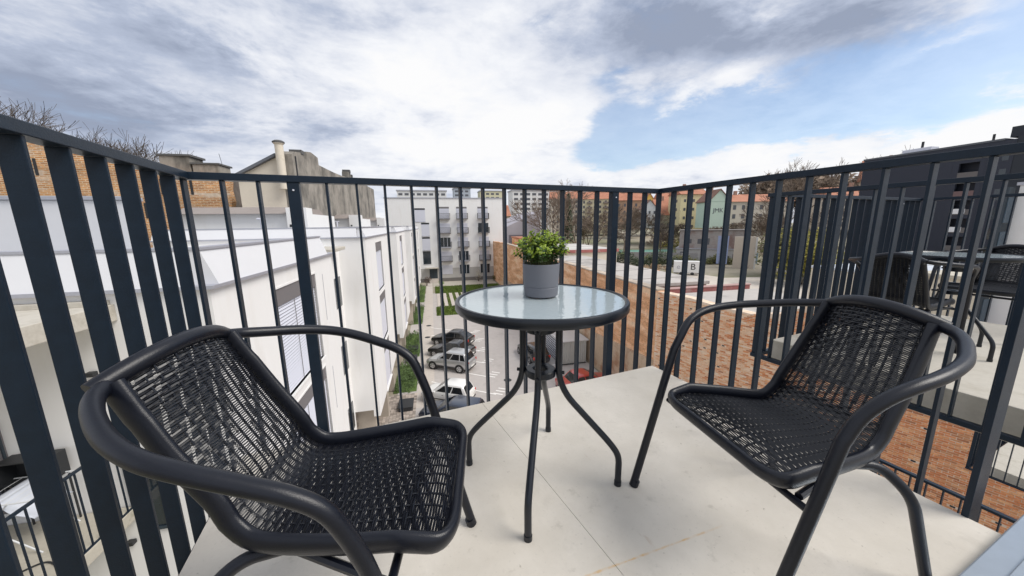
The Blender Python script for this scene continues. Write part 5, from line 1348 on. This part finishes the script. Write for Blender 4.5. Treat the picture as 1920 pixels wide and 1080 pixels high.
# ---------------------------------------------------------------- cars
TYRE = mat('tyre_rubber', (.02, .02, .02), .8); RIMM = mat('alloy_rim', (.55, .56, .58), .3, metal=.8)
CGL = mat('car_glass', (.012, .016, .02), .05, spec=.8); LAMPR = mat('tail_lamp_red', (.50, .03, .02), .25); LAMPW = mat('head_lamp', (.65, .68, .72), .12, spec=.8)
PLAST = mat('car_plastic', (.03, .03, .032), .6); PLATE = mat('number_plate', (.75, .75, .72), .5)
def car(label, u, v, head, col, style='hatch', L_=4.0, Wd=1.68, H=1.45, metal=.3, name='parked_car'):
    """heading: degrees, 0 = +u, 90 = +v in the courtyard frame; nose towards +x"""
    t = court(name, label, 'car', u, v, GZ + .012, R(head), 'cars parked in the courtyard')
    pm = mat('paint_%02x%02x%02x' % tuple(int(min(1, c) * 255) for c in col), col, .28, metal=metal, spec=.6, coat=.8)
    x = L_ / 2; hw = Wd / 2
    suv = style == 'suv'; cl = .22 if not suv else .30
    zb = H * .60                                     # belt
    hoodz = H * .56
    # body side stations: x, z bottom, z top (belt/bonnet), half width
    if style in ('hatch', 'suv'):
        st = [(-x, .42, H * .52, .78), (-x + .06, .30, H * .60, .92), (-x + .35, cl, H * .635, .985), (-x * .35, cl, H * .625, 1), (x * .25, cl, H * .61, 1), (x * .45, cl, H * .60, 1), (x * .80, cl, H * .53, .96), (x - .12, .28, H * .46, .86), (x, .38, H * .38, .72)]
        rf = [(-x + .12, -x + .42), (x * .46, x * .02)]       # glasshouse: rear (belt x, roof x), front
    else:
        st = [(-x, .42, H * .56, .80), (-x + .08, .30, H * .63, .93), (-x + .7, cl, H * .645, .985), (-x * .35, cl, H * .63, 1), (x * .25, cl, H * .61, 1), (x * .42, cl, H * .60, 1), (x * .78, cl, H * .53, .96), (x - .12, .28, H * .46, .86), (x, .38, H * .38, .72)]
        rf = [(-x + .62, -x + 1.15), (x * .42, -.02)]
    if style == 'fast': rf = [(-x + .18, -x + 1.1), (x * .48, .0)]
    prev = None; b = MB(); rows = []
    SM = []
    for i in range(len(st) - 1):
        for k in range(4):
            f = k / 4; f2 = f * f * (3 - 2 * f) if i in (0, len(st) - 2) else f
            SM.append(tuple(a + (c - a) * (f if q == 0 else f2) for q, (a, c) in enumerate(zip(st[i], st[i + 1]))))
    SM.append(st[-1])
    for (sx_, z0, z1, wf_) in SM:
        w = hw * wf_
        half = [(w * .86, z0), (w * .97, z0 + .08), (w, z0 + (z1 - z0) * .45), (w * .985, z0 + (z1 - z0) * .78), (w * .93, z1 - .02), (w * .80, z1 + .012), (w * .4, z1 + .03)]
        rows.append([(sx_, y, z) for y, z in half] + [(sx_, -y, z) for y, z in reversed(half)])
    n0 = len(b.v); K = len(rows[0])
    for r_ in rows: b.v += r_
    for i in range(len(rows) - 1):
        for k in range(K):
            l = (k + 1) % K; b.f.append((n0 + i * K + k, n0 + i * K + l, n0 + (i + 1) * K + l, n0 + (i + 1) * K + k)); b.sm.append(k != K - 1)
    b.f.append(tuple(n0 + k for k in reversed(range(K)))); b.f.append(tuple(n0 + (len(rows) - 1) * K + k for k in range(K))); b.sm += [False, False]
    body = b.build('body', pm, t, sharp=50)
    # glasshouse shell
    (rb_, rt), (fb, ft) = rf; bw = hw * .90; tw_ = hw * .72; z0 = H * .60; z1 = H
    g = MB()
    def ringp(f, ins=0):
        xr = rb_ + (rt - rb_) * f; xf = fb + (ft - fb) * f; w = bw + (tw_ - bw) * f; z = z0 + (z1 - z0) * (f ** .92)
        return [(xr + ins, -w * .94, z), (xr + .12, -w, z), (xf - .16, -w, z), (xf - ins, -w * .90, z), (xf - ins, w * .90, z), (xf - .16, w, z), (xr + .12, w, z), (xr + ins, w * .94, z)]
    fr_ = [0, .3, .6, .85, .95, 1.0]; rn = [ringp(f, 0 if f < .9 else (.05 if f < .98 else .13)) for f in fr_]
    n0 = len(g.v)
    for r_ in rn: g.v += r_
    for i in range(len(rn) - 1):
        for k in range(8): l = (k + 1) % 8; g.f.append((n0 + i * 8 + k, n0 + i * 8 + l, n0 + (i + 1) * 8 + l, n0 + (i + 1) * 8 + k)); g.sm.append(True)
    top = rn[-1]; q = len(g.v); g.v += [(p[0] * .9, p[1] * .75, H + .03) for p in top]
    for k in range(8): l = (k + 1) % 8; a = n0 + (len(rn) - 1) * 8; g.f.append((a + k, a + l, q + l, q + k)); g.sm.append(True)
    g.f.append(tuple(q + k for k in range(8))); g.sm.append(True)
    g.build('cabin', pm, t, sharp=55)
    def panel(f0, f1, ka, kb, ta, tb, off, nm='side_window', m=CGL):
        A_ = [Vector(p) for p in ringp(f0)]; B_ = [Vector(p) for p in ringp(f1)]
        a0 = A_[ka].lerp(A_[kb], ta); a1 = A_[ka].lerp(A_[kb], tb); b0 = B_[ka].lerp(B_[kb], ta); b1 = B_[ka].lerp(B_[kb], tb)
        n = (a1 - a0).cross(b0 - a0).normalized(); c = (a0 + b1) / 2
        if n.dot(Vector((c.x - (rb_ + fb) / 2, c.y, 0))) < 0: n = -n
        mb2 = MB(); P_ = [p + n * off for p in (a0, a1, b1, b0)]; mb2.quad(*P_); P2 = [p - n * .01 for p in (a0, a1, b1, b0)]
        for i in range(4): mb2.quad(P_[i], P_[(i + 1) % 4], P2[(i + 1) % 4], P2[i])
        return mb2.build(nm, m, t)
    for ka, kb in ((1, 2), (6, 5)):
        spl = ((.03, .44), (.48, .97)) if style != 'suv' else ((.02, .20), (.24, .58), (.62, .97))
        for a_, b_ in spl: panel(.10, .82, ka, kb, a_, b_, .012)
    panel(.06, .88, 3, 4, .04, .96, .014, 'windscreen'); panel(.12, .86, 7, 0, .06, .94, .014, 'rear_window')
    # wheels
    wr = .30 if not suv else .34
    for sx_ in (-x * .60, x * .63):
        for s_ in (-1, 1):
            y0 = s_ * (hw - .17); y1 = s_ * (hw + .012)
            w = MB().tube([(sx_, y0, wr), (sx_, y1, wr)], wr, 22).build('wheel', TYRE, t)
            rim = MB().tube([(sx_, y1 - s_ * .01, wr), (sx_, y1 + s_ * .006, wr)], wr * .66, 18).build('rim', RIMM, w)
            MB().tube([(sx_, y1 - s_ * .04, wr), (sx_, y1 - s_ * .0135, wr)], wr * 1.17, 22).build('wheel_arch', PLAST, w)
            for k in range(5):
                a_ = k * 2 * math.pi / 5; d = Vector((math.cos(a_), 0, math.sin(a_)))
                MB().tube([Vector((sx_, y1 + s_ * .009, wr)) + (d * wr * .25), Vector((sx_, y1 + s_ * .009, wr)) + d * wr * .55], .03, 4).build('rim_hole', PLAST, w)
    for s_ in (-1, 1):
        ya, yb = sorted((s_ * hw * .50, s_ * hw * .80))
        MB().bbox(x - .17, x - .05, ya, yb, H * .36, H * .44, .02).build('headlight', LAMPW, t)
        ya, yb = sorted((s_ * hw * .66, s_ * hw * .93))
        MB().bbox(-x + .02, -x + .12, ya, yb, H * .42, H * .58, .02).build('tail_light', LAMPR, t)
        MB().bbox(x * .30, x * .30 + .12, s_ * hw - .02 if s_ > 0 else -hw - .14, s_ * hw + .14 if s_ > 0 else -hw + .02, H * .61, H * .70, .03).build('wing_mirror', pm, t)
        ya, yb = sorted((s_ * (hw + .002), s_ * (hw + .012)))
        MB().box(-x * .45, x * .50, ya, yb, .38, .44).build('side_strip', PLAST, t)
        MB().box(-.05, .06, ya, yb, H * .50, H * .52).build('door_handle', PLAST, t)
    MB().bbox(-x - .02, -x + .05, -.28, .28, .42, .53, .01).build('number_plate', PLATE, t)
    MB().bbox(x - .05, x + .015, -.28, .28, .36, .47, .01).build('number_plate', PLATE, t)
    MB().bbox(-x + .0, -x + .16, -hw * .8, hw * .8, .27, .40, .03).build('rear_bumper', PLAST, t)
    MB().bbox(x - .14, x + .0, -hw * .68, hw * .68, .25, .35, .03).build('front_bumper', PLAST, t)
    return t
HD = 180 - 33
car('white three door hatchback with red tail lights, nearest whole car of the left row', .55, 22.65, HD + 3, (.74, .74, .72), 'hatch', 3.6, 1.62, 1.40, 0)
car('silver compact off-roader between the black saloon and the white hatchback', 1.05, 28.20, HD, (.50, .51, .52), 'suv', 4.1, 1.72, 1.60, .6)
car('black saloon with worn tail in the left row behind the silver car', 1.25, 31.00, HD, (.012, .013, .016), 'saloon', 4.4, 1.70, 1.42, .3)
car('farthest car of the left row, black with sloping roof', 1.55, 34.20, HD + 2, (.014, .013, .014), 'fast', 4.3, 1.74, 1.46, .3)
car('dark blue car at the front of the left row, cut off by the balcony edge', .75, 19.85, HD + 4, (.03, .045, .08), 'hatch', 4.2, 1.72, 1.46, .5)
car('dark car with blue grey rear window standing in the middle of the yard', 8.4, 28.60, 97, (.020, .022, .026), 'hatch', 4.2, 1.72, 1.45, .3)
car('red saloon parked against the brick wall', 10.5, 21.70, 5, (.42, .035, .025), 'saloon', 4.4, 1.72, 1.42, .2)
